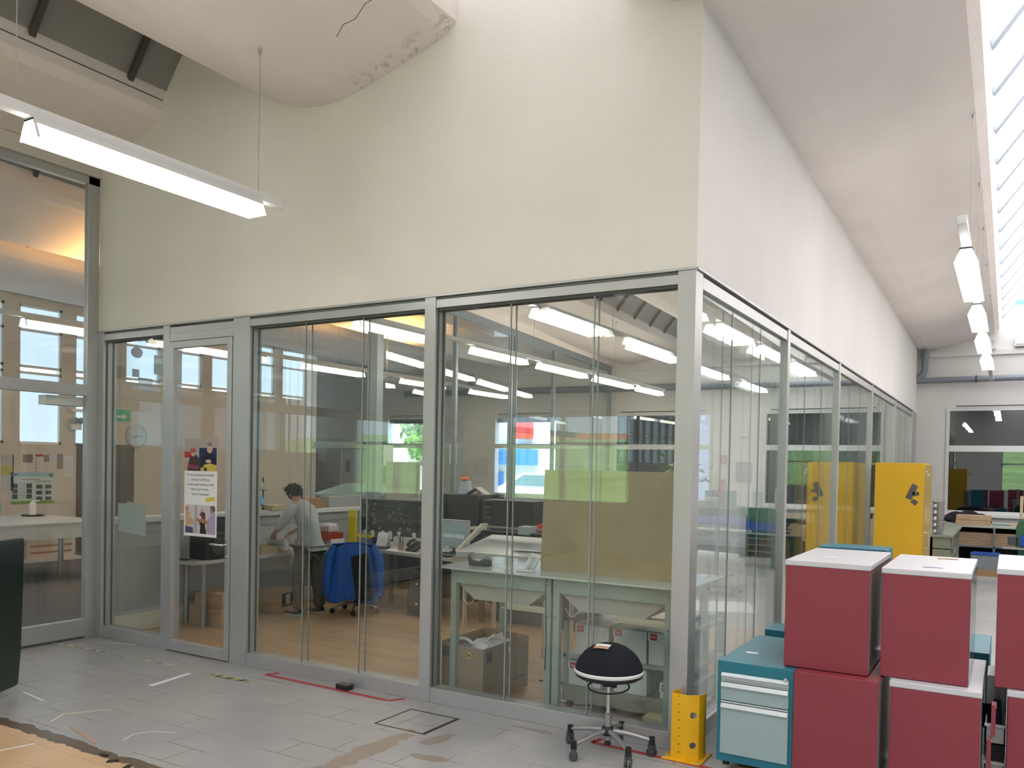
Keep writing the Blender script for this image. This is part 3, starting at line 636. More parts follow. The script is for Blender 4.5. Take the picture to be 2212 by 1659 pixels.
RS = [('low1','red pedestal without white top, bottom of the stack beside the teal one',.622,-.215,.0,.392,.80,.597,None,True),
 ('low2','red pedestal with drawers pulled open, bottom of the middle stack',1.058,-.150,.0,.382,.78,.60,WTOP,True),
 ('low3','red pedestal at the bottom of the stack cut by the picture edge',1.545,-.03,.0,.39,.78,.60,WTOP,True),
 ('up1','red pedestal with white top, topmost beside the teal pedestal, a note on it',.553,-.135,.600,.400,.80,.545,WTOP,False),
 ('up2','red pedestal with white top, topmost of the middle stack',1.003,-.088,.603,.380,.80,.532,WTOP,False),
 ('up3','red pedestal with white top, topmost at the picture edge',1.490,.0,.603,.39,.80,.558,WTOP,False)]
for k_,lb,x,y,z,wd,dp,h,tp,lg in RS:
    t = pedestal(lb,x,y,z,wd,dp,h,RED,tp,REDSIDE,GP,lg)
    if k_ == 'low2':
        for z0,z1,o in ((.40,.545,.035),(.21,.385,.02),(.045,.20,.012)):
            d = B(wd+.006+o,wd+.024+o,.02,.10,z0,z1).out('drawer', RED, t, bev=.002)
            g = MB(); g.box(wd+.024+o,wd+.026+o,.02,.10,z1-.012,z1); g.out('edge_strip', M('pinkish_edge',(.62,.35,.30),.5), d)
t = thing('pedestal', 'grey metal pedestal with filled open drawers between the middle and last red stacks', 'cabinet', (1.455,.10,0), 0)
for z0,z1 in ((.035,.22),(.30,.40)):
    g = MB(); g.box(0,.085,0,.30,z0,z0+.01); g.box(0,.085,0,.006,z0,z1); g.box(0,.006,0,.30,z0,z1); g.box(.079,.085,0,.30,z0,z1); g.box(0,.085,.294,.30,z0,z1); d = g.out('drawer', OFFW, t)
    B(-.003,.088,-.008,.002,z1-.012,z1).out('rim', WHITE, d)
g = MB(); g.at((.03,.06,.36),rx=-.25,rz=.2).box(-.004,.03,0,.20,0,.12); g.at((.05,.1,.36),rx=-.5,rz=.1).box(-.01,.02,0,.18,.0,.14); g.out('papers', DBLUE, t)
B(-.002,.087,.30,.55,0,.57).out('body', OFFW, t)
pedestal('tall teal steel cabinet behind the topmost white-topped red pedestal', .487,1.08,0,.40,.30,1.12,TEAL,None,None,None)
pedestal('low teal steel cabinet, its top corner just showing behind the first red stack', .225,.80,0,.39,.27,.60,TEAL,None,None,None)
pedestal('teal steel cabinet showing as a narrow strip right of the middle red stack', 1.18,.83,0,.275,.62,.60,TEAL,None,None,None)
tag(MB().at((.70,.07,1.1465),.2).box(0,.065,0,.045,0,.001).out('paper_note', PAPER), 'small white slip on top of the topmost red pedestal beside the teal one', 'paper')
tag(MB().at((1.17,.06,1.1365),.05).box(0,.085,0,.022,0,.001).out('paper_note', M('lilac_paper',(.45,.44,.62),.7)), 'narrow lilac strip lying on the white top of the middle stack', 'paper')
tag(MB().at((1.20,.56,1.1365),.1).box(0,.10,0,.03,0,.002).out('tape_strip', TANL), 'short brown strip at the back of the white top of the middle stack', 'tape')
# black wheelie bin cut by the left edge ---------------------------------------------
BIN = M('dark_green_plastic', (.008,.022,.018), .35)
t = thing('wheelie_bin', 'dark green wheelie bin with its lid hanging open, cut by the picture edge', 'bin', (-4.335,-1.725,0), .536)
g = MB(); g.prism([(-.34,.08),(.16,.08),(.19,.14),(.245,.90),(.245,.985),(-.42,.985),(-.42,.90)],-.26,.22,'y'); g.out('body', BLACK, t, bev=.02, smooth=True)
g = MB(); g.prism([(.255,.085),(.262,.06),(.285,.052),(.305,.07),(.322,.30),(.335,.80),(.338,1.03),(.330,1.055),(.29,1.06),(.262,1.03)],-.27,.20,'y'); l_ = g.out('lid', BIN, t, bev=.008, smooth=True)
g = MB(); g.tube([(.25,-.20,1.0),(.25,-.20,1.045),(.20,-.24,1.05),(.10,-.24,1.04),(-.02,-.20,1.0)],.018,10); g.box(-.20,.22,-.20,-.10,.975,1.01); g.out('hinge_bar', BLACK, l_, smooth=True)
B(.318,.3275,-.2705,-.262,.10,.24).out('recess', BLACK, l_)
for y in (-.2,.2): MB().tube([(-.3,y-.03,.075),(-.3,y+.03,.075)],.075,18).out('wheel', DGREY, t)
# things on the floor ---------------------------------------------------------------
def strip(label, pts, wd, mat, z=.001, name='paper_strip', cat='paper'):
    g = MB(); n = len(pts)
    for (a,b) in zip(pts,pts[1:]):
        a_,b_ = Vector(a),Vector(b); d = (b_-a_).normalized(); p = Vector((-d.y,d.x))*wd/2
        V = [g.v((*q,z)) for q in (a_-p,b_-p,b_+p,a_+p)]; W = [g.v((*q,z+.0012)) for q in (a_-p,b_-p,b_+p,a_+p)]
        g.b.faces.new(V[::-1]); g.b.faces.new(W)
        for i in range(4): g.b.faces.new((V[i],V[(i+1)%4],W[(i+1)%4],W[i]))
    return tag(g.out(name, mat), label, cat)
CR2 = M('cream_strip', (.72,.70,.52), .7); TAN2 = M('tan_strip', (.45,.33,.24), .7)
strip('broad white paper strip on the grey floor left of the glass door', [(-3.632,-.784),(-3.70,-.401)], .045, PAPER)
strip('bent cream strip lying on the grey floor near the tan floor edge', [(-3.403,-1.629),(-3.493,-1.497),(-3.339,-1.272)], .014, CR2)
strip('brown wooden strip on the grey floor by the edge of the ochre floor', [(-3.219,-1.612),(-2.83,-1.708)], .022, TAN2)
strip('thin white strip right beside the dark wheelie bin', [(-4.19,-1.36),(-3.878,-1.403)], .018, PAPER)
strip('thin dark and white strip at the foot of the narrow pane left of the door', [(-5.15,-.125),(-4.99,-.055),(-4.876,-.02)], .014, PAPER)
strip('faint thin white thread on the grey floor, between the strips and the worn patch', [(-2.752,-1.598),(-2.80,-1.5),(-2.75,-1.40),(-2.62,-1.35)], .006, PAPER)
strip('white strip lying across the ochre floor', [(-3.141,-2.063),(-3.099,-1.899)], .016, PAPER)
k = N('hazard_tape'); wv = k.n('ShaderNodeTexWave'); wv.inputs['Scale'].default_value = 4.2; wv.inputs['Distortion'].default_value = .6; k.l(k.mapping(rot=(0,0,.8)), wv.inputs['Vector'])
k.l(k.ramp(wv.outputs['Fac'], (.45,(.05,.05,.045)), (.55,(.62,.58,.16))), k.p.inputs['Base Color']); k.p.inputs['Roughness'].default_value = .6
k = N('worn_hazard_tape'); k.l(k.mix(k.ramp(k.noise(9,5), (.42,(0,0,0)), (.55,(1,1,1))), k.ramp(k.noise(14,2), (.4,(.10,.10,.09)), (.6,(.45,.44,.20))), (.60,.60,.52)), k.p.inputs['Base Color'])
strip('worn yellow and black hazard tape stuck along the floor before the door', [(-5.518,-.368),(-5.0,-.345),(-4.45,-.330),(-3.895,-.311)], .028, MATS['worn_hazard_tape'], .0006, 'hazard_tape', 'tape')
strip('short crumpled piece of yellow and black hazard tape before the wide door post', [(-3.545,-.326),(-3.40,-.335),(-3.178,-.314)], .034, MATS['hazard_tape'], .003, 'hazard_tape', 'tape')
RT = M('red_floor_tape', (.42,.035,.045), .55)
strip('red floor tape outline along the foot of the second glass bay', [(-3.17,-.02),(-3.22,-.105),(-2.03,-.125),(-1.97,-.03)], .036, RT, .0008, 'floor_tape', 'tape')
strip('red floor tape under the stool and the yellow column guard', [(-.50,-.03),(-.52,-.125),(-.2,-.14),(.25,-.165),(1.3,-.30)], .034, RT, .0008, 'floor_tape', 'tape')
strip('red floor tape lines across the aisle behind the pedestals', [(1.45,1.6),(3.4,1.45)], .045, RT, .0008, 'floor_tape', 'tape')
strip('second red floor tape line across the aisle, farther from the camera', [(1.35,2.6),(3.4,2.5)], .045, RT, .0008, 'floor_tape', 'tape')
g = MB(); 
for a in ((-1.79,-1.415,-.20,-.188),(-1.78,-1.41,-.562,-.55),): g.box(a[0],a[1],a[2],a[3],.0003,.0012)
g.box(-1.43,-1.404,-.562,-.19,.0003,.0016); g.box(-1.792,-1.780,-.56,-.19,.0003,.0012)
tag(g.out('floor_hatch', M('hatch_gap',(.055,.045,.04),.9)), 'square hatch with dark gaps set in the grey floor by the base rail', 'hatch')
t = thing('door_stop', 'small black box standing on the red tape at the glass wall', 'box', (-2.47,-.072,0), -.06); B(-.055,.055,-.035,.035,0,.035).out('case', BLACK, t, bev=.004); B(-.05,.05,-.03,.03,.035,.038).out('lid', M('brown_lid',(.12,.09,.08),.4), t)
for i,(x,y) in enumerate(((-2.62,-1.80),(-2.50,-1.83),(-2.36,-1.84))):
    g = MB(); g.at((x,y,.001),i).prism([(-.03,-.01),(.0,-.018),(.03,-.006),(.025,.012),(-.02,.014)],0,.006,'z'); tag(g.out('tape_scrap', BLACK), ('black scrap on the ochre floor edge, first of three from the bin','black scrap on the ochre floor edge, between the other two','black scrap on the ochre floor edge, last of three from the bin')[i], 'scrap', 'black scraps at the floor edge')

# ================================================================ OFFICE, NEAR THE GLASS
def rails(g, y0, y1, x0, x1, z0, z1): g.box(x0,x1,y0,y1,z0,z1)
for i,(x0,x1,lb) in enumerate(((-1.735,-.962,'sage green light table behind the carton, tape dispenser on it'),(-.945,-.155,'sage green light table in the office corner carrying the brown board'))):
    t = thing('light_table', lb, 'table', (x0,.165,0)); W_ = x1-x0
    g = MB(); g.box(-.10 if i==0 else -.012, W_+(.008 if i==0 else .09),-.06,.74,.892,.902); g.out('glass_top', M('pale_glass_top',(.56,.64,.62),.12), t, bev=.002)
    g = MB()
    for y in (0,.66): g.box(0,W_,y,y+.02,.795,.89)
    for x in (0,W_-.02): g.box(x,x+.02,0,.68,.795,.89)
    g.out('apron', SAGE, t)
    for x in (0,W_-.045):
        for y in (0,.64): B(x,x+.045,y-.004,y+.04,0,.888).out('leg', SAGE, t)
    g = MB(); g.prism([(.04,.79),(W_-.05,.79),(W_-.18,.69),(.17,.69)],.03,.62,'y'); g.out('light_pan', SAGEP, t)
    g = MB(); g.box(.42,W_-.03,.03,.10,.665,.69); g.box(.40,W_-.01,.01,.12,.655,.665); g.out('lamp_housing', M('pale_yellow_housing',(.50,.49,.38),.5), t)
    for x in (.02,W_-.022):
        for z in (.84,.64): MB().tube([(x,-.008,z),(x,-.003,z)],.004,8).out('bolt', BLACK, t)
    g = MB(); g.tube([(.06+.10*q/12,.05,.70-.055*math.sin(PI*q/12)) for q in range(13)],.0022,6); g.out('cable', OFFW, t)
bd = MB(); bd.at((0,0,0)).b; bd = MB(); V0=(-1.145,.34,.908); bd.at((-1.145,.345,.905), rz=0, rx=-.06).box(0,.955,0,.016,0,.672)
tag(bd.out('drawing_board', BROWN, bev=.002), 'large olive brown board leaning upright on the light tables behind the glass corner', 'board')
t = thing('tape_dispenser', 'black and grey tape dispenser on the near end of the light table', 'dispenser', (-1.62,.33,.902), .1)
g = MB(); g.prism([(-.07,0),(.09,0),(.09,.05),(.05,.052),(.01,.03),(-.03,.035),(-.07,.075),(-.075,.07)],-.025,.025,'y'); g.out('body', DGREY, t, bev=.004)
g = MB(); g.tube([(.065,-.012,.045),(.065,.012,.045)],.026,18); g.out('roll', GREY, t); g = MB(); g.prism([(-.075,.072),(-.06,.09),(-.03,.045),(.01,.036),(.05,.058),(.085,.056),(.085,.05),(.05,.050),(.01,.03),(-.03,.037)],-.026,.026,'y'); g.out('grey_rim', GREY, t)
for i,(x,y,r,lb) in enumerate(((-1.48,.28,.3,'small white slip on the light table beside the tape dispenser'),(-1.27,.25,-.2,'white sheets on the light table in front of the board'),(-1.24,.20,.5,'white folded sheet on the light table touching the board'))):
    tag(MB().at((x,y,.9025+.001*i),r).box(0,.12,0,.05,0,.0015+.004*(i>0)).out('paper_sheet', PAPER), lb, 'paper')
g = MB(); g.at((-1.25,.34,.905),-.5,0,.75).tube([(0,0,0),(0,0,.14)],.022,14); g.tube([(.03,.02,0),(.03,.02,.13)],.017,14); tag(g.out('rolled_paper', PAPER, smooth=True), 'two slanted rolls of white paper leaning at the edge of the brown board', 'paper roll')
# archive trolley -------------------------------------------------------------------------
t = thing('trolley', 'grey green two-tier trolley under the light table, loaded with white archive boxes', 'trolley', (-1.00,.42,0))
g = MB()
for x in (0,.86):
    for y in (0,.62): g.box(x,x+.03,y,y+.03,.06,.60)
    g.box(x,x+.03,0,.65,.57,.60)
g.out('frame', SAGE, t, bev=.004)
B(0,.89,0,.65,.335,.36).out('shelf', SAGEP, t); g = MB(); g.box(0,.89,0,.65,.13,.15); g.box(0,.89,-.006,.0,.05,.16); g.out('shelf', M('olive_tray',(.28,.28,.21),.6), t)
for x in (.04,.85):
    for y in (.04,.6): g = MB(); g.tube([(x-.012,y,.032),(x+.012,y,.032)],.032,16); g.box(x-.018,x+.018,y-.02,y+.02,.05,.07); g.out('castor', DGREY, t)
LBL = M('red_label', (.50,.03,.04), .5)
def archive(label, x, y, z, wd, h, d, first=None, group='white archive boxes on the trolley'):
    t = thing('archive_box', label, 'box', (x,y,z), 0, group)
    B(0,wd,0,d,0,h).out('body', M('archive_white',(.66,.69,.67),.6), t, bev=.002)
    g = MB(); g.prism([(-.004,h+.004),(-.004,h-.055),(wd*.78,h-.062),(wd*.86,h-.055),(wd*.93,h-.015),(wd+.004,h-.004),(wd+.004,h+.004)],-.006,-.001,'y'); g.box(-.004,wd+.004,-.006,d,h,h+.005); g.out('lid', MATS['archive_white'], t)
    B(.012,.056,-.0085,-.006,h-.048,h-.008).out('red_label', LBL, t); text('lettering','Biella',.016,PAPER,t,(.034,-.009,h-.028),(PI/2,0,0))
    return t
U = .361
archive('white archive box on the upper trolley shelf, nearest the large carton', -.915,.44,U,.235,.20,.50)
archive('white archive box in the middle of the upper trolley shelf', -.645,.44,U,.225,.205,.50)
archive('white archive box on the upper trolley shelf, nearest the yellow guard', -.405,.44,U,.235,.205,.50)
archive('white archive box on the lower trolley shelf next to the castor end', -.965,.44,.151,.235,.16,.50)
archive('white archive box in the middle of the lower trolley shelf behind the stool', -.64,.44,.151,.225,.165,.50)
archive('white archive box on the lower trolley shelf beside the table leg by the guard', -.33,.46,.151,.215,.10,.50)
t = thing('carton', 'small pale cardboard box on the floor by the table leg near the yellow guard', 'box', (-.36,.24,0)); B(0,.14,0,.12,0,.085).out('body', M('pale_carton',(.48,.43,.27),.8), t); B(.07,.11,-.002,0,.045,.055).out('slot', BLACK, t)
t = thing('picture_frame', 'grey green easel frame standing behind the light table at the aisle glass', 'frame', (-.42,1.05,0), 1.2)
g = MB(); g.box(0,.5,0,.03,.50,.55); g.box(0,.04,0,.03,0,.55); g.box(.46,.5,0,.03,0,.55); g.box(0,.5,0,.03,.25,.29); g.box(.22,.25,0,.03,0,.5); g.out('frame', SAGE, t)
# big carton with paper scraps -------------------------------------------------------------
t = thing('carton', 'large open brown carton full of white paper scraps on the wood floor', 'box', (0,0,0))
pl4 = [(-1.443,.129),(-1.445,.74),(-1.86,.80),(-1.84,.215)]
def shell4(pts, z0, z1, th):
    c = Vector((sum(p[0] for p in pts)/4, sum(p[1] for p in pts)/4)); g = MB(); inn = [c+(Vector(p)-c)*(1-th) for p in pts]
    O0=[g.v((*p,z0)) for p in pts]; O1=[g.v((*p,z1)) for p in pts]; I0=[g.v((*p,z0+.005)) for p in inn]; I1=[g.v((*p,z1)) for p in inn]
    g.b.faces.new(O0); g.b.faces.new(I0)
    for i in range(4): j=(i+1)%4; g.b.faces.new((O0[i],O0[j],O1[j],O1[i])); g.b.faces.new((I0[i],I0[j],I1[j],I1[i])); g.b.faces.new((O1[i],O1[j],I1[j],I1[i]))
    return g
shell4(pl4,0,.372,.03).out('box_walls', CARDD, t)
g = MB(); rr = random.Random(3)
for i in range(16):
    g.at((rr.uniform(-1.76,-1.53),rr.uniform(.26,.66),rr.uniform(.27,.345)),rr.uniform(0,6),rr.uniform(-.7,.7),rr.uniform(-.7,.7)).box(-.07,.07,-.045,.045,0,.0015)
g.at(); g.tube([(-1.72+.09*math.cos(a_*.3),.30+.0*a_,.33+.06*math.sin(a_*.3)) for a_ in range(11)],.012,6)
tag(g.out('paper_scraps', PAPER), 'heap of white paper offcuts inside the large brown carton', 'paper', kind='stuff')
for (p,rz_) in (((-1.575,.1585,.315),-.215),((-1.441,.47,.315),PI/2)):
    q = MB(); q.at(p,rz_).box(-.014,.014,-.003,.001,-.02,.02); s_ = q.out('yellow_tag', M('neon_yellow',(.62,.72,.08),.5), t); q = MB(); q.at(p,rz_).box(-.007,.007,-.0045,-.002,-.012,.01); q.out('symbol', BLACK, s_)
for (p,rz_) in (((-1.80,.2055,.31),-.215),((-1.4415,.20,.31),PI/2)): q = MB(); q.at(p,rz_).box(-.035,.035,-.0025,.001,-.035,.035); q.out('printed_label', M('dark_print',(.10,.10,.09),.8), t)
text('lettering','smart phone',.032,MATS['dark_print'],t,(-1.4405,.60,.10),(PI/2,0,PI/2))
# white note on the narrow pane and the poster on the door -----------------------------------
g = MB(); g.prism([(-5.325,1.195),(-5.20,1.20),(-5.19,1.215),(-5.06,1.21),(-5.05,1.185),(-4.93,1.19),(-4.935,.92),(-5.14,.935),(-5.32,.95)],.0965,.0975,'y'); tag(g.out('paper_note', M('translucent_paper',(.52,.58,.56),.8)), 'pale sheets taped to the inside of the narrow pane beside the door', 'paper')
g = MB(); t = thing('poster', 'tall photo poster with French text taped to the glass door', 'poster', (-4.308,.006,.975))
B(0,.395,-.0015,0,0,.80).out('sheet', PAPER, t)
def patch(nm, pts, col, par, k_=1): q = MB(); q.prism([(x*.395,z*.8) for x,z in pts], -.0017-.0002*k_, -.0015, 'y'); return q.out(nm, M('ink_%02d%02d%02d'%tuple(int(c*99) for c in col), col, .7), par)
ph = patch('upper_photo', [(0,.665),(1,.665),(1,1),(0,1)], (.42,.37,.36), t)
def el(cx,cz,rx,rz,n=14): return [(cx+rx*math.cos(2*PI*q/n), cz+rz*math.sin(2*PI*q/n)) for q in range(n)]
for i,(pts,col) in enumerate([([(.45,.74),(.98,.74),(.98,.90),(.45,.90)],(.02,.03,.10)),([(0,.80),(.22,.80),(.22,.86),(0,.86)],(.45,.03,.04)),([(.08,.665),(.50,.665),(.48,.78),(.33,.84),(.18,.82),(.12,.74)],(.07,.035,.03)),(el(.27,.845,.07,.035),(.55,.40,.36)),(el(.27,.875,.09,.025),(.40,.10,.09)),
    ([(.48,.70),(.98,.70),(.97,.80),(.85,.85),(.64,.85),(.52,.80)],(.01,.015,.05)),(el(.775,.89,.085,.045),(.60,.40,.31)),(el(.775,.935,.08,.022),(.25,.22,.20)),([(.50,.665),(.98,.665),(.98,.725),(.80,.745),(.62,.73)],(.62,.48,.09)),(el(.74,.765,.09,.018),(.65,.46,.38)),([(.10,.69),(.46,.68),(.46,.72),(.14,.735)],(.20,.05,.09)),([(0,.665),(.10,.665),(.08,.75),(0,.75)],(.45,.33,.25)),([(.62,.668),(.70,.668),(.69,.70),(.60,.70)],(.02,.02,.02))]):
    patch('photo_detail', pts, col, ph, 2+i)
for i,s_ in enumerate(('On vit une époque formidable','mais sans toi Michou','ce sera quand même pas aidé!','Alors pour la route...',"Un p'tit Yaaaaaaaaa!")): text('lettering', s_, .0265, BLACK, t, (.197,-.0017,.500-.039*i), (PI/2,0,0), .0003)
q = MB(); q.at((.318,-.0018,.305),0,0,-.15).box(-.055,.055,-.0005,0,-.016,.016); q.out('yellow_ticket', M('ticket_yellow',(.72,.58,.08),.7), t)
ph = patch('lower_photo', [(.04,.03),(.96,.03),(.96,.32),(.04,.32)], (.60,.56,.55), t)
for i,(pts,col) in enumerate([(el(.09,.275,.05,.03),(.50,.25,.18)),([(.04,.12),(.20,.14),(.19,.24),(.12,.255),(.04,.24)],(.62,.35,.25)),([(.04,.10),(.30,.12),(.30,.17),(.22,.19),(.04,.17)],(.55,.38,.22)),([(.04,.03),(.30,.03),(.28,.09),(.04,.10)],(.10,.08,.16)),(el(.565,.265,.045,.03),(.60,.38,.30)),([(.48,.12),(.66,.12),(.66,.24),(.56,.255),(.48,.22)],(.10,.03,.05)),([(.50,.03),(.70,.03),(.64,.14),(.52,.14)],(.012,.010,.015)),(el(.88,.285,.08,.035),(.12,.11,.12)),(el(.83,.265,.04,.025),(.45,.27,.20)),([(.76,.03),(.96,.03),(.96,.24),(.88,.255),(.78,.20),(.74,.16)],(.40,.34,.55)),([(.40,.155),(.72,.13),(.74,.16),(.60,.185),(.42,.19)],(.38,.18,.10)),(el(.50,.195,.045,.02),(.66,.63,.62)),([(.33,.03),(.40,.03),(.40,.31),(.35,.32)],(.38,.36,.45)),([(.70,.06),(.80,.04),(.78,.16),(.72,.15)],(.45,.30,.25))]):
    patch('photo_detail', pts, col, ph, 2+i)

# ================================================================ OFFICE DESKS
def desk(label, pts, z, legs, mat=DESK, legm=STEEL, th=.035):
    t = thing('desk', label, 'desk', (pts[0][0],pts[0][1],0)); o = pts[0]
    g = MB(); g.prism([(x-o[0],y-o[1]) for x,y in pts], z-th, z, 'z'); g.out('desktop', mat, t, bev=.003)
    for x,y in legs: q = MB(); q.cyl(x-o[0],y-o[1],.0,z-th,.026,.026,16); q.out('leg', legm, t, smooth=True)
    return t
desk('light grey desk along the parapet behind the glass door', [(-5.04,.72),(-5.02,3.05),(-5.39,3.05),(-5.39,.62)], .635, [(-4.99-.07,.82),(-5.37,.87),(-5.10,2.9)])
desk('light grey desk before the dark pinboard with pens and calendar', [(-5.0,2.80),(-4.0,2.62),(-3.05,2.45),(-3.0,3.35),(-5.0,3.55)], .635, [(-4.85,3.15),(-4.5,2.95),(-4.05,2.92),(-3.06,2.62)], DESK, DGREY)
q = MB(); q.at(); 
t = thing('subwoofer', 'black speaker box on the desk corner behind the door poster', 'speaker', (-5.30,.84,.635), .02); g = MB(); g.prism([(0,0),(.24,0),(.25,.02),(.25,.26),(.23,.28),(.02,.28),(0,.26)],0,.26,'z'); g.out('body', BLACK, t, bev=.01); g = MB(); g.at((.25,.14,.13),ry=PI/2).lathe([(.08,0),(.085,.004),(.06,.002),(0,.0)],24); g.out('driver', DGREY, t)
t = thing('monitor', 'black monitor seen from behind on the desk, half hidden by the door post', 'monitor', (-5.16,1.28,.635), 1.0); g = MB(); g.box(-.22,.22,-.02,.02,.10,.40); g.out('screen', BLACK, t, bev=.01); g = MB(); g.box(-.03,.03,-.03,.03,0,.15); g.box(-.1,.1,-.08,.08,0,.012); g.out('stand', BLACK, t); MB().tube([(.1,.03,.3),(.16,.08,.1),(.05,.1,.01),(.12,.12,.01)],.004,6).out('cable', BLACK, t)
t = thing('letter_tray', 'dark open ring binder or tray lying on the desk near the speaker', 'tray', (-5.22,.75,.635), 0); B(-.14,.0,-.05,.06,.0,.006).out('plate', DGREY, t)
for lb,x,y,z,wd,dp,h,mt in (('lower brown carton of the pair under the desk behind the door',-5.32,.86,0,.42,.34,.175,CARD),('upper brown carton of the pair under the desk behind the door',-5.26,.88,.176,.36,.30,.135,CARD),('open brown carton with crumpled paper, on the floor by the standing man',-5.33,1.72,0,.30,.30,.235,CARD)):
    t = thing('carton', lb, 'box', (x,y,z), .08); B(0,wd,0,dp,0,h).out('body', mt, t, bev=.003)
    if 'open' in lb: B(.30,.304,.06,.22,.06,.20).out('opening', BLACK, t); q = MB(); q.at((.30,.14,.10),.3).box(0,.02,-.05,.05,-.02,.09); q.out('crumpled_paper', M('grey_paper',(.45,.46,.44),.8), t, bev=.01)
    else: B(0,wd,dp*.47,dp*.53,h,h+.001).out('tape', M('brown_tape',(.40,.26,.15),.4), t)
# book box, catalogue and things along desk 1
t = thing('file_box', 'tan card index box on the desk before the bending man', 'box', (-5.30,1.53,.635)); g = MB(); g.box(0,.24,0,.24,0,.075); g.out('body', M('kraft_tan',(.50,.40,.24),.8), t)
t = thing('catalogue', 'thick catalogue held open with fanned white pages by the man', 'book', (-5.16,1.84,.640), .3)
g = MB()
for i in range(9): a = .2+i*.28; g.at((0,0,.0),0).grid(lambda u,v,a=a: (-.10+.20*v, .10*u*math.cos(a*(.5+.5*u)), .012+.13*u*math.sin(a*(.6+.4*u))*1.0), 6, 1)
g.out('pages', PAPER, t, solid=.004); B(-.11,.11,-.12,.12,0,.012).out('cover', M('ochre_cover',(.55,.42,.16),.6), t)
DK = .636
def slab(name, label, cat, x,y,z, wd,dp,h, mat, rz=0, group=None, bev=0):
    return tag(MB().at((x,y,z),rz).box(0,wd,0,dp,0,h).out(name, mat, bev=bev), label, cat, group)
slab('carton', 'open-topped small brown carton on the desk between the man and the blue jacket', 'box', -5.28,2.22,DK,.22,.18,.10,CARD)
slab('paper_stack', 'white papers sticking out of the small brown carton on the desk', 'paper', -5.25,2.24,.737,.15,.14,.012,PAPER,.2)
slab('paper_stack', 'white stack of booklets beside the small brown carton', 'paper', -5.30,2.56,DK,.24,.22,.085,PAPER)
slab('storage_tray', 'red tray stacked under white boxes before the parapet', 'tray', -5.34,2.44,.722,.26,.34,.07,M('brick_red_plastic',(.35,.045,.025),.5))
slab('paper_box', 'white paper box with black stripe on the red tray', 'box', -5.32,2.60,.80,.18,.16,.06,OFFW)
slab('paper_box', 'smaller off-white box topmost on the red tray', 'box', -5.30,2.64,.862,.14,.12,.025,PAPER)
t = thing('box_file', 'tall bright yellow folder standing at the end of the pinboard', 'folder', (-5.22,3.02,DK)); B(0,.11,0,.03,.02,.40).out('spine', M('bright_yellow_card',(.75,.66,.03),.6), t); B(0,.30,.03,.09,.08,.11).out('foot', MATS['bright_yellow_card'], t)
# bending man ----------------------------------------------------------------------------
def skin(name, verts, edges, mat, parent=None, sub=2, root=0):
    me = bpy.data.meshes.new(name); me.from_pydata([v[:3] for v in verts], edges, []); o = bpy.data.objects.new(name, me); C.objects.link(o)
    md = o.modifiers.new('skin','SKIN'); md.use_smooth_shade = True; md.branch_smoothing = .6
    for i,v in enumerate(verts):
        r = v[3]; r = r if isinstance(r, tuple) else (r,r); me.skin_vertices[0].data[i].radius = r
    me.skin_vertices[0].data[root].use_root = True
    sb = o.modifiers.new('sub','SUBSURF'); sb.levels = sb.render_levels = sub; me.materials.append(mat)
    if parent: o.parent = parent
    return o
man = thing('person', 'person in a pale shirt and grey trousers bending over the desk, leafing through a catalogue', 'person', (-4.76,1.92,0))
def rel(vs, o=(-4.76,1.92,0)): return [(x-o[0],y-o[1],z-o[2],r) for x,y,z,r in vs]
bv = rel([(-4.76,1.92,.78,.085),(-4.80,1.93,.93,.09),(-4.89,1.95,1.08,.10),(-4.965,1.965,1.16,.055),(-5.01,1.97,1.20,.04),(-5.05,1.97,1.235,.062),(-5.075,1.975,1.28,.055),   # 0-6 spine, head
  (-4.93,1.83,1.12,.055),(-4.97,1.76,1.00,.042),(-4.99,1.72,.92,.036),(-5.06,1.735,.87,.027),(-5.10,1.75,.845,.022),          # 7-11 arm
  (-4.93,2.10,1.11,.055),(-5.00,2.16,.99,.042),(-5.05,2.16,.91,.036),(-5.10,2.08,.86,.027),(-5.14,2.02,.83,.022),             # 12-16
  (-4.77,1.85,.70,.07),(-4.80,1.79,.42,.05),(-4.77,1.78,.10,.034),(-4.79,1.775,.05,.03),(-4.89,1.76,.03,.028),                # 17-21
  (-4.75,2.0,.70,.07),(-4.76,2.03,.42,.05),(-4.71,2.03,.10,.034),(-4.73,2.03,.05,.03),(-4.83,2.01,.03,.028)])
be = [(0,1),(1,2),(2,3),(3,4),(4,5),(5,6),(2,7),(7,8),(8,9),(9,10),(10,11),(2,12),(12,13),(13,14),(14,15),(15,16),(0,17),(17,18),(18,19),(19,20),(20,21),(0,22),(22,23),(23,24),(24,25),(25,26)]
body = skin('body', bv, be, SKIN, man)
sv = rel([(-4.755,1.92,.72,(.125,.165)),(-4.76,1.92,.80,(.115,.15)),(-4.80,1.93,.93,(.12,.155)),(-4.87,1.95,1.06,(.115,.16)),(-4.93,1.96,1.14,(.08,.10)),(-4.965,1.965,1.165,(.055,.06)),
  (-4.915,1.83,1.11,.075),(-4.97,1.76,1.00,.062),(-4.995,1.72,.92,.052),(-5.05,1.735,.88,.040),(-4.92,2.09,1.10,.075),(-5.0,2.16,.99,.062),(-5.05,2.16,.91,.052),(-5.09,2.10,.87,.04)])
skin('shirt', sv, [(0,1),(1,2),(2,3),(3,4),(4,5),(3,6),(6,7),(7,8),(8,9),(3,10),(10,11),(11,12),(12,13)], SHIRT, man, root=1)
tv = rel([(-4.757,1.92,.76,(.115,.145)),(-4.77,1.85,.66,.095),(-4.80,1.79,.42,.072),(-4.78,1.78,.20,.062),(-4.775,1.78,.055,.058),(-4.75,2.0,.66,.095),(-4.76,2.03,.42,.072),(-4.73,2.03,.20,.062),(-4.715,2.03,.055,.058)])
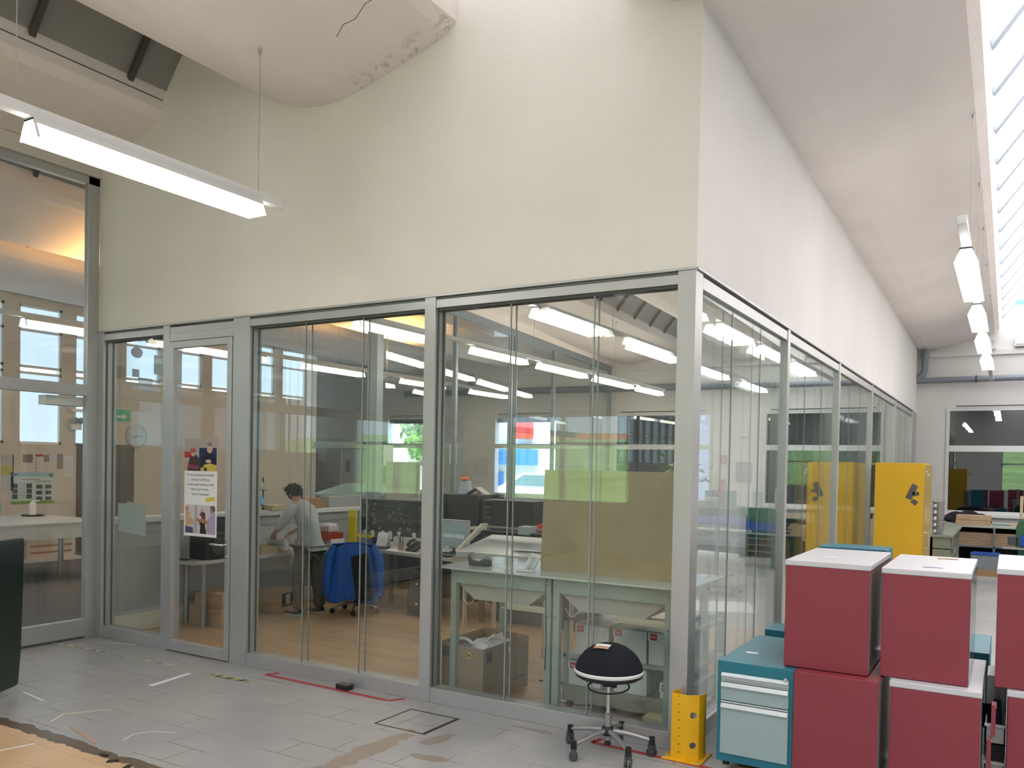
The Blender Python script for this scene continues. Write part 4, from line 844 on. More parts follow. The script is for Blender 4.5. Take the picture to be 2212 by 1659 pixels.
skin('trousers', tv, [(0,1),(1,2),(2,3),(3,4),(0,5),(5,6),(6,7),(7,8)], TROUS, man)
for (x,y) in ((-4.80,1.775),(-4.74,2.03)):
    g = MB(); ox, oy = x+4.76, y-1.92
    g.grid(lambda u,v: (ox+.06-.20*u, oy+(.042-.012*abs(u-.4))*math.cos(PI*v), .022+(.055-.035*u**1.5)*math.sin(PI*v)), 10, 8); g.out('shoe', DGREY, man, smooth=True, solid=.006)
    g = MB(); g.prism([(ox+.065,oy-.038),(ox+.0,oy-.045),(ox-.12,oy-.04),(ox-.15,oy),(ox-.12,oy+.04),(ox+.065,oy+.038)],.0,.02,'z'); g.out('sole', M('off_white_sole',(.55,.54,.48),.7), man)
g = MB(); rr = random.Random(5); hc = (-5.06+4.76,1.972-1.92,1.262)
for i in range(420):
    a,b = rr.uniform(0,2*PI), rr.uniform(-.25,1); s_ = math.sqrt(max(0,1-b*b)); n_ = Vector((math.cos(a)*s_, math.sin(a)*s_, b))
    if n_.dot(Vector((-.75,0,-.45))) > .35: continue
    p = Vector(hc)+Vector((n_.x*.078,n_.y*.066,n_.z*.082)); e_ = p+n_*rr.uniform(.012,.03)+Vector((rr.uniform(-.015,.015),rr.uniform(-.015,.015),rr.uniform(-.01,.012)))
    g.tube([p,e_],[.010,.003],5)
g.ball(hc,.078,14,(1,.86,1.0)); g.out('hair', HAIR, man)
g = MB(); g.ball((-5.125+4.76,1.972-1.92,1.215),.012,8); g.out('nose', SKIN, man)
for y in (1.905,2.04): g = MB(); g.ball((-5.045+4.76,y-1.92,1.235),.016,8,(.7,.4,1.2)); g.out('ear', SKIN, man)
def hand(parent, o, wrist, dirv, side):
    W_ = Vector(wrist)-Vector(o); d = Vector(dirv).normalized(); s_ = d.cross(Vector((0,0,1))).normalized()*side; up = s_.cross(d)
    vs = [(*W_, .020), (*(W_+d*.035), .026)]; es = [(0,1)]
    for k in range(4):
        o_ = W_+d*.05+s_*(.016*(k-1.5)); b = len(vs); ln = (.9,1,.95,.75)[k]
        vs += [(*o_,.0095),(*(o_+d*.028*ln-Vector((0,0,.012))),.0085),(*(o_+d*.040*ln-Vector((0,0,.034))),.007)]; es += [(1,b),(b,b+1),(b+1,b+2)]
    b = len(vs); q_ = W_+d*.018+s_*-.024; vs += [(*q_,.010),(*(q_+d*.025-s_*.012-Vector((0,0,.015))),.008)]; es += [(0,b),(b,b+1)]
    return skin('hand', vs, es, SKIN, parent, 1)
hand(man, (-4.76,1.92,0), (-5.09,1.748,.852), (-.6,.25,-.5), 1); hand(man, (-4.76,1.92,0), (-5.13,2.03,.835), (-.6,-.5,-.4), -1)
# office chair with blue jacket ---------------------------------------------------------------
t = thing('office_chair', 'office chair with chrome star base, a blue jacket over its backrest', 'chair', (-4.45,2.30,0), 3.75)
g = MB(); g.cyl(0,0,.07,.40,.022,.022,14); g.out('gas_lift', BLACK, t); B(-.22,.22,-.21,.22,.40,.45).out('seat', M('black_upholstery',(.012,.012,.014),.9), t, bev=.03)
g = MB(); g.grid(lambda u,v: (-.20+.40*u,.24+.03*math.cos((u-.5)*2.6),.46+.27*v),8,8); g.out('backrest', MATS['black_upholstery'], t, solid=.04)
for q_ in range(5):
    a = 2*PI*q_/5+.3; l_ = MB().tube([(0,0,.10),(.12*math.cos(a),.12*math.sin(a),.10),(.24*math.cos(a),.24*math.sin(a),.055)],[.016,.015,.012],10).out('leg', CHROME, t, smooth=True)
    MB().ball((.25*math.cos(a),.25*math.sin(a),.028),.028,12).out('castor', BLACK, l_)
jk = thing('jacket', 'royal blue jacket with black lining draped over the office chair', 'jacket', (-4.45,2.30,0), 3.75)
def jf(u,v):
    a = (u-.5)*2; w_ = .225+.05*v; x = w_*a*1.0; y = .285+.05*math.cos(a*1.5)-.02+.012*math.sin(u*34)*v-.10*max(0,abs(a)-.75)*1.5; z = .765-.012*a*a*6*(1-v)-.60*v-.02*math.sin(u*9)*v
    return (x,y+.02*v,z)
MB().grid(jf,36,20).out('back_panel', BLUE, jk, smooth=True, solid=.012)
MB().grid(lambda u,v: ((u-.5)*.44, .29-.12*v, .768-.035*v*v+.008*math.cos((u-.5)*6)),14,6).out('shoulder_fold', BLUE, jk, smooth=True, solid=.012)
for s_ in (-1,1): MB().tube([(s_*.20,.27,.74),(s_*.25,.27,.62),(s_*.27,.26,.42),(s_*.275,.25,.22)],[.03,.052,.05,.042],14).out('sleeve', BLUE, jk, smooth=True)
MB().grid(lambda u,v: (.02-.17*u-.06*v, .372+.008*math.sin(u*12), .68-.50*v+.12*(1-u)*(-1+v)*.4),8,10).out('black_panel', M('black_lining',(.004,.005,.010),.8), jk, solid=.004)
# desk 2 contents ---------------------------------------------------------------------------
t = thing('pinboard', 'dark chalk-grey pinboard screen with small white rings drawn all over', 'board', (-5.17,3.20,.78))
k = N('dark_chalk_board'); k.l(k.ramp(k.noise(2.5,7,k.mapping(scale=(1,1,7)),.6), (.35,(.018,.022,.024)), (.7,(.085,.095,.10))), k.p.inputs['Base Color']); k.p.inputs['Roughness'].default_value = .7
B(0,.93,0,.025,0,.385).out('panel', MATS['dark_chalk_board'], t); B(0,.93,-.002,.027,.383,.395).out('top_edge', GREY, t)
g = MB(); rr = random.Random(11)
for i in range(30):
    x,z,r_ = rr.uniform(.02,.91), rr.uniform(.02,.36), rr.uniform(.010,.016); n_ = 6+i%3
    g.tube([(x+r_*math.cos(2*PI*q/n_)*.8,-.003,z+r_*math.sin(2*PI*q/n_)) for q in range(n_+1)],.0022,4,False)
g.out('drawn_rings', OFFW, t)
for i,(x,z) in enumerate(((.07,0),(.18,0),(.34,0),(.45,0),(.58,0),(.80,0))):
    g = MB(); g.at((-5.17+x+.02*0,3.192,.78),0,.05).box(-.026,.026,-.002,0,-.075,.02); tag(g.out('sticky_note', PAPER), ('white note hanging below the pinboard, nearest the yellow folder','white note hanging second from the yellow folder','white note hanging above the desk calendar','crumpled white note hanging beside the calendar note','white note hanging over the pen cup side','white note hanging by the metal post end of the pinboard')[i], 'paper', 'notes under the pinboard')
t = thing('keyboard', 'black keyboard on the desk below the pinboard', 'keyboard', (-4.93,2.83,DK), -.15); B(0,.42,0,.15,0,.015).out('case', BLACK, t, bev=.003); B(.01,.41,.01,.14,.015,.019).out('keys', DGREY, t)
t = thing('mouse', 'black computer mouse on the desk beside the white sheet', 'mouse', (-4.47,2.78,DK)); g = MB(); g.ball((0,0,.0),.05,14,(.7,1.1,.6)); g.out('shell', BLACK, t, smooth=True)
t = thing('desk_calendar', 'white tent desk calendar standing on the desk before the pinboard', 'calendar', (-4.62,2.95,DK), .1); g = MB(); g.prism([(-.06,0),(.0,.17),(.06,0),(.056,0),(0,.16),(-.056,0)],-.07,.07,'x'); g.out('tent', PAPER, t)
t = thing('pen_cup', 'brown pen cup holding pens beside the desk phone', 'cup', (-4.25,2.80,DK)); MB().lathe([(.0,0),(.033,0),(.033,.09),(.030,.09),(.030,.006),(0,.006)],18).out('cup', CARD, t); g = MB(); 
for a in range(5): g.tube([(.01*math.cos(a*1.3),.01*math.sin(a*1.3),.01),(.028*math.cos(a*1.3),.028*math.sin(a*1.3),.15+.01*a)],.004,6)
g.out('pens', DGREY, t)
t = thing('desk_phone', 'black desk telephone next to the pen cup at the metal post', 'phone', (-4.10,2.80,DK), -.2); g = MB(); g.at((0,0,0),rx=.5).box(-.08,.08,-.02,.16,0,.03); g.out('base', BLACK, t, bev=.006); MB().tube([(-.07,-.0,.06),(-.075,.04,.10),(-.07,.10,.12)],.018,10).out('handset', BLACK, t)
slab('paper_sheet', 'bright white sheet lying on the desk before the pen cup', 'paper', -4.42,2.70,DK,.20,.15,.002,PAPER,-.2)
t = thing('storage_box', 'small dark blue box below the pinboard beside the calendar', 'box', (-4.90,3.08,DK)); B(0,.20,0,.08,0,.09).out('body', M('navy_plastic',(.01,.02,.16),.5), t)
slab('paper_organiser', 'grey low organiser shelf below the pinboard', 'organiser', -4.60,3.10,DK,.42,.08,.11,OFFW)
t = thing('computer_tower', 'black computer tower on the floor beside the metal post', 'computer', (-3.90,2.47,0), .1); B(0,.19,0,.42,0,.47).out('case', BLACK, t, bev=.005); B(.03,.16,-.006,.0,.10,.40).out('front_panel', DGREY, t)
for z_ in (.12,.33): B(.11,.13,-.008,-.006,z_,z_+.02).out('indicator_light', PAPER, t)
# monitor 2 and cabinets
t = thing('monitor', 'grey framed flat monitor with a faintly lit screen beside the metal post', 'monitor', (-3.62,2.93,DK), -.12)
B(-.20,.20,-.015,.025,.05,.365).out('bezel', M('silver_bezel',(.50,.51,.52),.4,.3), t, bev=.006)
sc_ = B(-.182,.182,-.018,-.014,.075,.345).out('screen', M('screen_grey_green',(.05,.07,.08),.2,emit=.12,ecol=(.5,.62,.60)), t)
g = MB(); g.box(-.15,.0,-.020,-.018,.17,.21); g.box(.01,.15,-.020,-.018,.17,.21); g.box(-.15,.16,-.020,-.018,.26,.262); g.out('dialog', M('dialog_grey',(.25,.29,.29),.4,emit=.15,ecol=(.6,.7,.68)), sc_)
g = MB(); g.box(-.03,.03,.0,.03,.0,.08); g.box(-.10,.10,-.08,.08,0,.012); g.out('stand', DGREY, t)
t = thing('keyboard', 'black keyboard in front of the grey framed monitor', 'keyboard', (-3.62,2.62,DK), -.12); B(-.20,.20,-.06,.08,0,.015).out('case', BLACK, t, bev=.003); B(-.19,.19,-.05,.07,.015,.019).out('keys', DGREY, t)
for i,(x,y,lb) in enumerate(((-3.68,2.84,'white tag hanging from the monitor foot'),(-3.42,2.78,'white printed tag hanging at the monitor corner'))): tag(MB().at((x,y,DK+.02),-.1,.2).box(0,.06,0,.002,0,.07).out('paper_note', PAPER), lb, 'paper')
slab('printer_cabinet', 'large black plotter cabinet behind the metal post, papers on top', 'cabinet', -4.44,3.62,0,.66,.6,1.25,BLACK,0,None,.01)
slab('printer_cabinet', 'black drawer cabinet with curved handle behind the plotter', 'cabinet', -3.60,3.62,0,.55,.5,1.20,BLACK,0,None,.01)
t = thing('shelf_unit', 'grey document shelf between the two black cabinets', 'shelf', (-3.735,3.75,0)); 
g = MB()
for z_ in (.70,.84,.97,1.10,1.18): g.box(-.05,.14,0,.3,z_,z_+.015)
g.box(-.05,-.04,0,.3,0,1.18); g.box(.13,.14,0,.3,0,1.18); g.out('shelves', GREY, t)
for i,(x,z_,mt,lb) in enumerate(((-3.86,1.262,PAPER,'pale bag with orange handle on the black plotter cabinet'),)):
    t = thing('bag', lb, 'bag', (x-.28,3.9,1.25)); g = MB(); g.grid(lambda u,v: (.09*math.cos(2*PI*u)*(1-.35*v)+.01*math.sin(9*u), .07*math.sin(2*PI*u)*(1-.35*v), .16*v),18,6); g.out('sack', M('bag_grey_blue',(.42,.50,.58),.6), t, solid=.004); MB().ball((0,0,.17),.062,12,(1,1,.5)).out('orange_lid', M('orange_plastic',(.75,.16,.03),.5), t); MB().tube([(-.05,0,.16),(0,0,.24),(.05,0,.16)],.004,6).out('handle', TANL, t)
t = thing('tent_card', 'open cardboard sleeve like a small roof on the black plotter cabinet', 'box', (-3.93,3.85,1.25), .2); g = MB(); g.prism([(-.13,0),(0,.085),(.13,0),(.12,0),(0,.07),(-.12,0)],-.1,.1,'y'); g.out('sleeve', M('grey_card',(.50,.48,.42),.8), t); MB().cyl(.02,-.02,0,.04,.022,.022,12).out('white_roll', PAPER, t)
# drafting machine table
t = thing('cutting_table', 'tilted drafting table with black guide rails and a grey carriage, behind the light table', 'table', (-2.62,1.50,0))
g = MB(); g.prism([(0,.80),(0,.84),(.62,.955),(.62,.92)],0,.95,'x'); g.out('bed', M('pale_bed',(.55,.59,.58),.35), t)
g = MB(); g.prism([(-.02,.70),(-.02,.80),(.30,.80),(.3,.70)],-.02,.97,'x'); g.out('front_panel', M('beige_metal',(.42,.40,.32),.5), t)
g = MB(); g.box(0,.95,.45,.50,.965,.995); g.box(0,.95,.40,.42,.985,1.0); g.out('rail', BLACK, t); g = MB(); g.box(-.0,.95,.50,.53,1.02,1.035); g.out('rail', GREY, t)
g = MB(); g.box(.40,.52,.38,.52,.985,1.06); g.out('carriage', M('sage_carriage',(.38,.45,.42),.5), t, bev=.006); g = MB(); g.prism([(.02,.84),(.05,.84),(.52,1.03),(.52,1.06),(.44,1.06)],-.03,0,'x'); g.out('end_arm', M('cream_plastic',(.58,.56,.44),.5), t); B(-.11,.03,.38,.46,1.0,1.03).out('grip', MATS['cream_plastic'], t, bev=.006)
for x in (.06,.86): 
    for y in (.06,.55): MB().cyl(x,y,0,.76,.022,.022,14).out('leg', CHROME, t, smooth=True)
slab('paper_sheet', 'curled white sheet lying on the tilted drafting bed', 'paper', -2.12,1.62,.875,.30,.10,.004,PAPER,.05)
for i,(x,y,z_,wd,lb,mt) in enumerate(((-2.70,2.98,.896,.32,'orange red stacking tray behind the drafting table','o'),(-2.36,2.84,.896,.26,'second orange red tray, partly behind the brown board','o'),(-2.97,2.98,.896,.24,'blue and red folders lying beside the orange tray','b'))):
    t = thing('stacking_tray' if mt=='o' else 'folder_stack', lb, 'tray' if mt=='o' else 'folder', (x,y,z_)); mm = M('orange_red_plastic',(.62,.07,.03),.45) if mt=='o' else M('violet_blue_card',(.08,.09,.42),.6)
    if mt=='o':
        g = MB(); g.box(0,wd,0,.24,0,.008); g.prism([(0,0),(0,.07),(.24,.10),(.24,0)],0,.008,'x'); g.prism([(0,0),(0,.07),(.24,.10),(.24,0)],wd-.008,wd,'x'); g.box(0,wd,0,.008,0,.05); g.box(0,wd,.232,.24,0,.1); g.out('tray', mm, t)
    else: B(0,wd,0,.2,0,.02).out('folder', mm, t); q = MB(); q.at((.02,0,.02),.1).box(0,wd,0,.2,0,.015); q.out('folder', M('crimson_card',(.42,.03,.05),.6), t)
slab('side_table', 'dark side table carrying the orange trays behind the drafting table', 'table', -2.98,2.75,.0,.90,.55,.895,DGREY)
# second person, seated behind the brown board
p2 = thing('person', 'person with short dark hair in a dark blue shirt, seated behind the brown board', 'person', (-3.24,4.68,0))
bv = [(0,0,.55,.13),(0,0,.75,.12),(0,-.02,.95,.11),(.0,-.03,1.06,.05),(.0,-.05,1.13,.062),(.0,-.055,1.19,.065),(.17,-.03,.95,.05),(.22,-.12,.78,.042),(.15,-.3,.74,.03),(-.17,-.03,.95,.05),(-.22,-.12,.78,.042),(-.15,-.3,.74,.03),(.1,-.2,.48,.08),(.12,-.45,.45,.06),(.12,-.45,.08,.04),(-.1,-.2,.48,.08),(-.12,-.45,.45,.06),(-.12,-.45,.08,.04)]
skin('body', bv, [(0,1),(1,2),(2,3),(3,4),(4,5),(2,6),(6,7),(7,8),(2,9),(9,10),(10,11),(0,12),(12,13),(13,14),(0,15),(15,16),(16,17)], SKIN, p2)
skin('shirt', [(0,0,.55,.17),(0,0,.78,.15),(0,-.02,.96,.13),(0,-.03,1.02,.065),(.17,-.03,.94,.075),(.225,-.12,.78,.06),(-.17,-.03,.94,.075),(-.225,-.12,.78,.06)], [(0,1),(1,2),(2,3),(2,4),(4,5),(2,6),(6,7)], DBLUE, p2)
g = MB(); g.ball((0,-.045,1.19),.088,14,(.9,1,1)); g.out('hair', HAIR, p2)
t = thing('office_chair', 'plain dark office chair under the seated person by the brown board', 'chair', (-3.24,4.71,0)); B(-.24,.24,-.22,.24,.36,.42).out('seat', MATS['black_upholstery'], t, bev=.02); B(-.22,.22,.20,.25,.46,.9).out('backrest', MATS['black_upholstery'], t, bev=.02); MB().cyl(0,0,.05,.36,.025,.025,12).out('gas_lift', BLACK, t)
for q_ in range(5): a=2*PI*q_/5; MB().tube([(0,0,.08),(.27*math.cos(a),.27*math.sin(a),.03)],[.02,.015],8).out('leg', BLACK, t)
# hood lamp over a copy table, beyond the parapet
t = thing('drawing_lamp', 'dark teal fluorescent lamp hood on a thin post beyond the parapet', 'lamp', (-7.0,5.0,0)); g = MB(); g.prism([(-.28,1.80),(.28,1.80),(.26,1.84),(-.24,1.90)],-.5,.45,'x'); g.out('hood', M('teal_dark_metal',(.06,.14,.14),.4), t, bev=.01); MB().tube([(.42,.0,.7),(.42,0,1.9),(.1,0,1.9)],.018,8).out('post', M('blue_grey_metal',(.10,.20,.28),.4), t); MB().cyl(.42,0,0,.7,.03,.03,10).out('foot', MATS['blue_grey_metal'], t)
t = thing('glass_table', 'pale green tilted glass table beneath the dark teal lamp hood', 'table', (-7.4,4.7,0)); g = MB(); g.prism([(0,1.10),(0,1.13),(.7,1.28),(.7,1.25)],0,1.2,'x'); g.out('glass_top', M('green_glass_top',(.32,.50,.46),.15), t); 
for x in (.05,1.1): 
    for y in (.05,.6): MB().cyl(x,y,0,1.12,.025,.025,10).out('leg', GREY, t)
slab('storage_box', 'crumpled terracotta paper bag on the tilted glass table edge', 'bag', -6.25,5.2,1.27,.16,.12,.06,M('terracotta_paper',(.45,.13,.07),.8),.3)
slab('display_board', 'pale grey display board leaning before the leftmost far window', 'board', -5.95,4.6,.9,.55,.03,.72,M('pale_board',(.55,.52,.46),.8),.05)
slab('long_box', 'long pale and orange box on the sideboard behind the pinboard', 'box', -5.15,4.05,1.05,.66,.15,.09,M('pale_carton',(.48,.43,.27),.8))
slab('orange_file', 'orange file box beside the long pale box behind the pinboard', 'box', -4.80,3.98,1.05,.28,.06,.095,M('orange_card',(.60,.20,.07),.7))
slab('sideboard', 'dark sideboard behind the pinboard', 'cabinet', -5.15,3.9,0,.68,.45,1.045,DGREY)
# parapet top things
t = thing('magazine_rack', 'wire magazine rack with brochures standing on the parapet by the wide door post', 'rack', (-5.52,1.70,1.056))
g = MB(); g.tube([(0,0,0),(0,0,.36)],.008,6); g.tube([(0,.27,0),(0,.27,.36)],.008,6)
for z_ in (.05,.22): g.box(-.05,.05,0,.27,z_,z_+.006)
g.out('frame', DGREY, t)
rr = random.Random(8)
for z_ in (.06,.226):
    for q_ in range(3):
        g = MB(); g.at((.045,.05+.09*q_,z_),0,0,-.5).box(-.004,.004,-.035,.035,0,.12); g.out('brochure', M('brochure_%d'%(q_+int(z_*10)), [(.60,.66,.70),(.08,.20,.32),(.10,.35,.55),(.55,.54,.52),(.25,.30,.20)][(q_+int(z_*10))%5], .5, var=.5, vs=25), t)
for i in range(2): slab('envelope_stack', ('lower','upper')[i]+' pile of tan envelopes on the parapet before the bending man', 'envelopes', -5.56,1.98+.02*i,1.056+.028*i,.16,.24,.026,M('kraft_tan',(.50,.40,.24),.8),.05)
slab('paper_sheet', 'white sheets on the parapet below the brochures', 'paper', -5.50,1.76,1.0565,.08,.16,.006,PAPER)
t = thing('paper_bag', 'brown folded paper parcel lying on the parapet behind the man', 'parcel', (-5.53,2.72,1.056)); g = MB(); g.prism([(-.15,0),(.16,0),(.14,.06),(.02,.13),(-.06,.12),(-.15,.05)],-.08,.08,'x'); g.out('body', M('brown_wrapping',(.32,.19,.07),.5,bump=.6,bs=12), t, bev=.01)
slab('grey_box', 'flat grey box on the parapet between parcel and column', 'box', -5.60,2.92,1.056,.16,.56,.13,M('grey_card2',(.36,.37,.36),.7))
t = thing('tape_roll', 'black ring-shaped roll standing on the parapet beside the parcel', 'roll', (-5.53,2.55,1.056)); g = MB(); g.tube([(.0+.0*q,.038*math.cos(2*PI*q/20),.075+.070*math.sin(2*PI*q/20)) for q in range(21)],.010,8,False); g.box(-.008,.008,-.004,.004,.02,.13); g.out('ring', BLACK, t, smooth=True)
for lb,x,y,z_ in (('white sheet pinned on the far door of the neighbouring room',-7.9,6.9,1.55),('white sheet with a second half pinned beside the light switch beyond the parapet',-7.9,8.9,1.62)): tag(MB().at((x,y,z_)).box(0,.01,0,.26,0,.36).out('paper_note', PAPER), lb, 'paper')
# door in the far wall of the neighbouring room
mb = MB(); mb.box(-15.3,-15.2,YF-.06,YF-.005,0,2.15); mb.box(-14.25,-14.15,YF-.06,YF-.005,0,2.15); mb.box(-15.3,-14.15,YF-.06,YF-.005,2.15,2.25); d_ = struct(mb.out('door_2', OFFW)); B(-15.2,-14.25,YF-.05,YF-.01,0,2.15).out('leaf', M('door_leaf',(.60,.64,.60),.6), d_); B(-14.45,-14.35,YF-.09,YF-.05,1.0,1.03).out('door_handle', CHROME, d_)
t = thing('light_switch', 'small white switch plate beside the far door beyond the parapet', 'switch', (-14.0,YF,1.35)); B(0,.12,-.015,0,0,.30).out('plate', GREY, t)
for lb,x,z_ in (('white typed sheet pinned on the far door of the neighbouring room',-15.0,1.6),('white sheets pinned on the far wall left of the first far window',-13.7,1.5)): tag((B(x,x+.3,YF-.053,YF-.0501,z_,z_+.5) if x < -14.9 else B(x,x+.3,YF-.006,YF-.001,z_,z_+.5)).out('paper_note', PAPER), lb, 'paper')
# neighbouring room furniture (seen through the left glass) -----------------------------------
t = thing('work_table', 'long white worktop with steel legs in the neighbouring room, behind the bin', 'table', (-9.55,-1.5,0))
B(-.05,.68,0,3.90,.56,.74).out('worktop', M('white_front',(.56,.55,.53),.5), t); B(-1.3,.69,0,3.92,.74,.76).out('top_board', DESK, t)
for x,y in ((.02,3.6),(.60,3.6),(.02,1.2),(.60,1.2)): MB().cyl(x,y,0,.56,.035,.035,14).out('leg', CHROME, t, smooth=True)
t = thing('carton', 'white printed carton on the floor under the long worktop', 'box', (-11.5,2.55,0)); B(0,.35,0,.75,.04,.42).out('body', M('beige_print_carton',(.56,.50,.43),.8), t); g = MB(); 
for z_ in (.12,.22): g.box(.35,.353,.05,.7,z_,z_+.03)
g.out('print', M('brown_print',(.35,.20,.12),.8), t); B(-.1,.45,-.4,.85,0,.04).out('pallet_sheet', OFFW, t)
t = thing('bench', 'small pale wooden bench beside the table leg in the neighbouring room', 'bench', (-9.2,2.45,0)); B(0,.45,0,.5,.40,.43).out('seat', M('pale_wood',(.55,.42,.28),.6), t)
for x,y in ((.04,.04),(.40,.04),(.04,.45),(.40,.45)): MB().cyl(x,y,0,.40,.018,.018,8).out('leg', STEEL, t)
slab('dark_bag', 'dark bag on the small wooden bench in the neighbouring room', 'bag', -9.1,2.52,.43,.3,.3,.10,DBLUE,0,None,.03)
slab('floor_switch', 'dark flat pedal lying on the carpet by the left glass wall', 'pedal', -6.3,.25,0,.22,.10,.03,BLACK)
t = thing('cup', 'turquoise cup on the long worktop under the bird poster', 'cup', (-10.5,1.75,.76)); MB().lathe([(0,0),(.06,0),(.065,.18),(.055,.18),(.05,.01),(0,.01)],16).out('cup', M('turquoise_plastic',(.10,.42,.42),.4), t)
t = thing('dispenser', 'white soap dispenser on a dark plate at the end of the worktop', 'dispenser', (-10.3,2.15,.76)); MB().lathe([(0,0),(.14,0),(.15,.02),(0,.02)],20).out('plate', BLACK, t); MB().tube([(0,0,.02),(0,0,.18),(0,0,.21),(.08,.05,.22)],[.045,.045,.01,.01],12).out('bottle', WHITE, t)
t = thing('info_poster', 'landscape bird information poster with twelve small photos on the cream wall', 'poster', (XW,2.76,.84)); B(0,.006,0,.70,0,.50).out('sheet', M('poster_pale',(.52,.62,.62),.6), t)
def wp(nm,y0,y1,z0,z1,col,par,d=.0075): return B(.006,d,y0,y1,z0,z1).out(nm, M('ink_%02d%02d%02d'%tuple(int(c*99) for c in col), col, .7), par)
wp('header',0,.70,.44,.50,(.28,.50,.60),t); wp('footer',0,.70,0,.045,(.16,.34,.06),t); MB().at((.008,.64,.455),ry=PI/2).cyl(0,0,0,.001,.035,.035,16).out('emblem', M('leaf_emblem',(.03,.22,.06),.6), t)
for y_ in (.02,.245): 
    for q_ in range(3): wp('photo',y_,y_+.085,.08+.085*q_,.155+.085*q_,(.05,.08,.07),t)
for y_ in (.40,.55):
    for q_ in range(3): wp('photo',y_,y_+.10,.05+.095*q_,.11+.095*q_,(.07,.12,.10),t)
g = MB()
for q_ in range(7): g.box(.006,.0075,.12,.235,.10+.036*q_,.105+.036*q_)
for q_ in range(2): g.box(.006,.0075,.16+.2*q_,.45+.2*q_,.385-.03*q_,.392-.03*q_)
g.out('text_lines', M('text_ink',(.06,.08,.08),.7), t); g = MB(); g.at((.008,.075,.472)).prism([(-.03,0),(-.01,.008),(.0,-.006),(.02,.012),(.04,.016),(.02,0),(.005,-.014)],0,.001,'x'); g.out('bird_silhouette', BLACK, t)
for (y0,y1,z0,z1,col,lb) in ((2.62,2.80,1.05,1.62,(.45,.48,.50),'framed calendar sheet with yellow and blue picture at the picture edge'),(2.95,3.10,1.50,1.63,(.17,.15,.16),'small dark grey print on the cream wall'),(3.13,3.28,1.30,1.64,(.62,.60,.58),'white timetable sheet with a red heading'),(3.285,3.37,1.52,1.63,(.28,.27,.26),'small dark photo beside the timetable'),(3.375,3.50,1.52,1.64,(.55,.56,.62),'small white card beside the dark photo'),(3.505,3.60,1.40,1.65,(.25,.20,.18),'dark leaflet with white lettering next to the pinned sheets'),(3.62,3.78,1.28,1.62,(.66,.67,.68),'pair of white typed sheets pinned next to the doorway')):
    t = thing('wall_notice', lb, 'notice', (XW,y0,z0)); B(0,.006,0,y1-y0,0,z1-z0).out('sheet', M('ink_%02d%02d%02d'%tuple(int(c*99) for c in col), col, .7), t)
    if 'red heading' in lb: wp('heading',.01,.14,.30,.335,(.42,.05,.07),t); [wp('bullet',.02,.035,.05+.05*q_,.07+.05*q_,(.08,.08,.08),t) for q_ in range(5)]
    if 'calendar' in lb: wp('picture',.0,.16,.25,.40,(.45,.42,.12),t); wp('frame_edge',.165,.18,.0,.57,(.03,.04,.10),t)
    if 'typed' in lb: [wp('text_line',.02,.14,.05+.035*q_,.056+.035*q_,(.35,.36,.38),t) for q_ in range(7)]
struct(B(XW-.02,XW+.03,3.84,4.9,0,1.83).out('door_3', M('brown_dark_door',(.085,.075,.065),.6)))
MB().tube([(XW+.05,3.9,.78),(XW+.09,4.05,1.05),(XW+.09,4.3,1.08)],.02,8).out('handrail', BLACK) if False else None
t = thing('emergency_light', 'white emergency light with two grey spot heads on the cream wall', 'lamp', (XW,3.72,2.16)); B(0,.08,0,.16,-.10,0).out('housing', WHITE, t, bev=.006)
for y_ in (.04,.12): g = MB(); g.at((.08,y_,.02),ry=.6).lathe([(.0,.09),(.03,.085),(.045,.0),(.0,.0)],16); g.out('spot_head', GREY, t, smooth=True)
slab('wall_shelf', 'white cable duct on the cream wall above the emergency light', 'duct', XW,3.72,2.36,.06,.5,.05,WHITE)
slab('door_closer', 'white door closer box under the rail of the left glass wall', 'closer', XL-.20,-.42,2.05,.12,.34,.08,WHITE)
t = thing('wall_clock', 'round white wall clock seen through the narrow pane', 'clock', (XW,4.95,2.0)); g = MB(); g.at((.0,0,0),ry=PI/2).lathe([(0,0),(.20,0),(.21,.03),(.19,.035),(.19,.02),(0,.02)],32); g.out('case', M('clock_grey',(.45,.47,.46),.5), t); g = MB(); g.box(.022,.026,-.005,.12,-.006,.004); g.at((.022,0,0),rx=.5).box(0,.004,-.08,.01,-.006,.006); g.out('hands', BLACK, t)
t = thing('exit_sign', 'green emergency exit sign above the dark opening, through the narrow pane', 'sign', (XW,4.35,2.26)); B(0,.03,0,.46,0,.19).out('panel', M('exit_green',(.02,.22,.11),.4,emit=.15), t); g = MB(); g.box(.03,.032,.05,.14,.04,.15); g.prism([(.20,.09),(.32,.09),(.32,.13),(.40,.07),(.32,.02),(.32,.05),(.20,.05)],.03,.032,'x'); g.out('pictogram', PAPER, t)
for i,(pts,col,lb) in enumerate((([(4.95+.12*math.cos(a*.5),3.50+.10*math.sin(a*.5)) for a in range(12)],(.38,.38,.46),'mauve rounded shape stuck on the frosted window above the clock'),([(5.30,3.15),(5.85,3.12),(5.85,3.46),(5.30,3.50)],(.34,.38,.36),'large grey rectangle stuck on the frosted window'),([(5.45,2.80),(5.82,2.80),(5.82,3.06),(5.45,3.06)],(.55,.50,.15),'yellow printed card stuck below the grey rectangle'),([(4.55,3.0),(4.72,3.0),(4.72,3.2),(4.55,3.22)],(.38,.40,.36),'grey green slip stuck nearest the metal post'),([(4.98,2.84),(5.28,2.84),(5.28,3.05),(4.98,3.06)],(.45,.52,.58),'pale blue slip stuck beside the yellow card'),([(4.86,3.06),(5.0,3.06),(5.0,3.2),(4.86,3.2)],(.36,.42,.48),'small blue grey square stuck above the pale slip'))):
    tag(MB().prism(pts, XW+.0, XW+.006, 'x').out('window_sticker', M('stk%d'%i, col, .7)), lb, 'sticker')
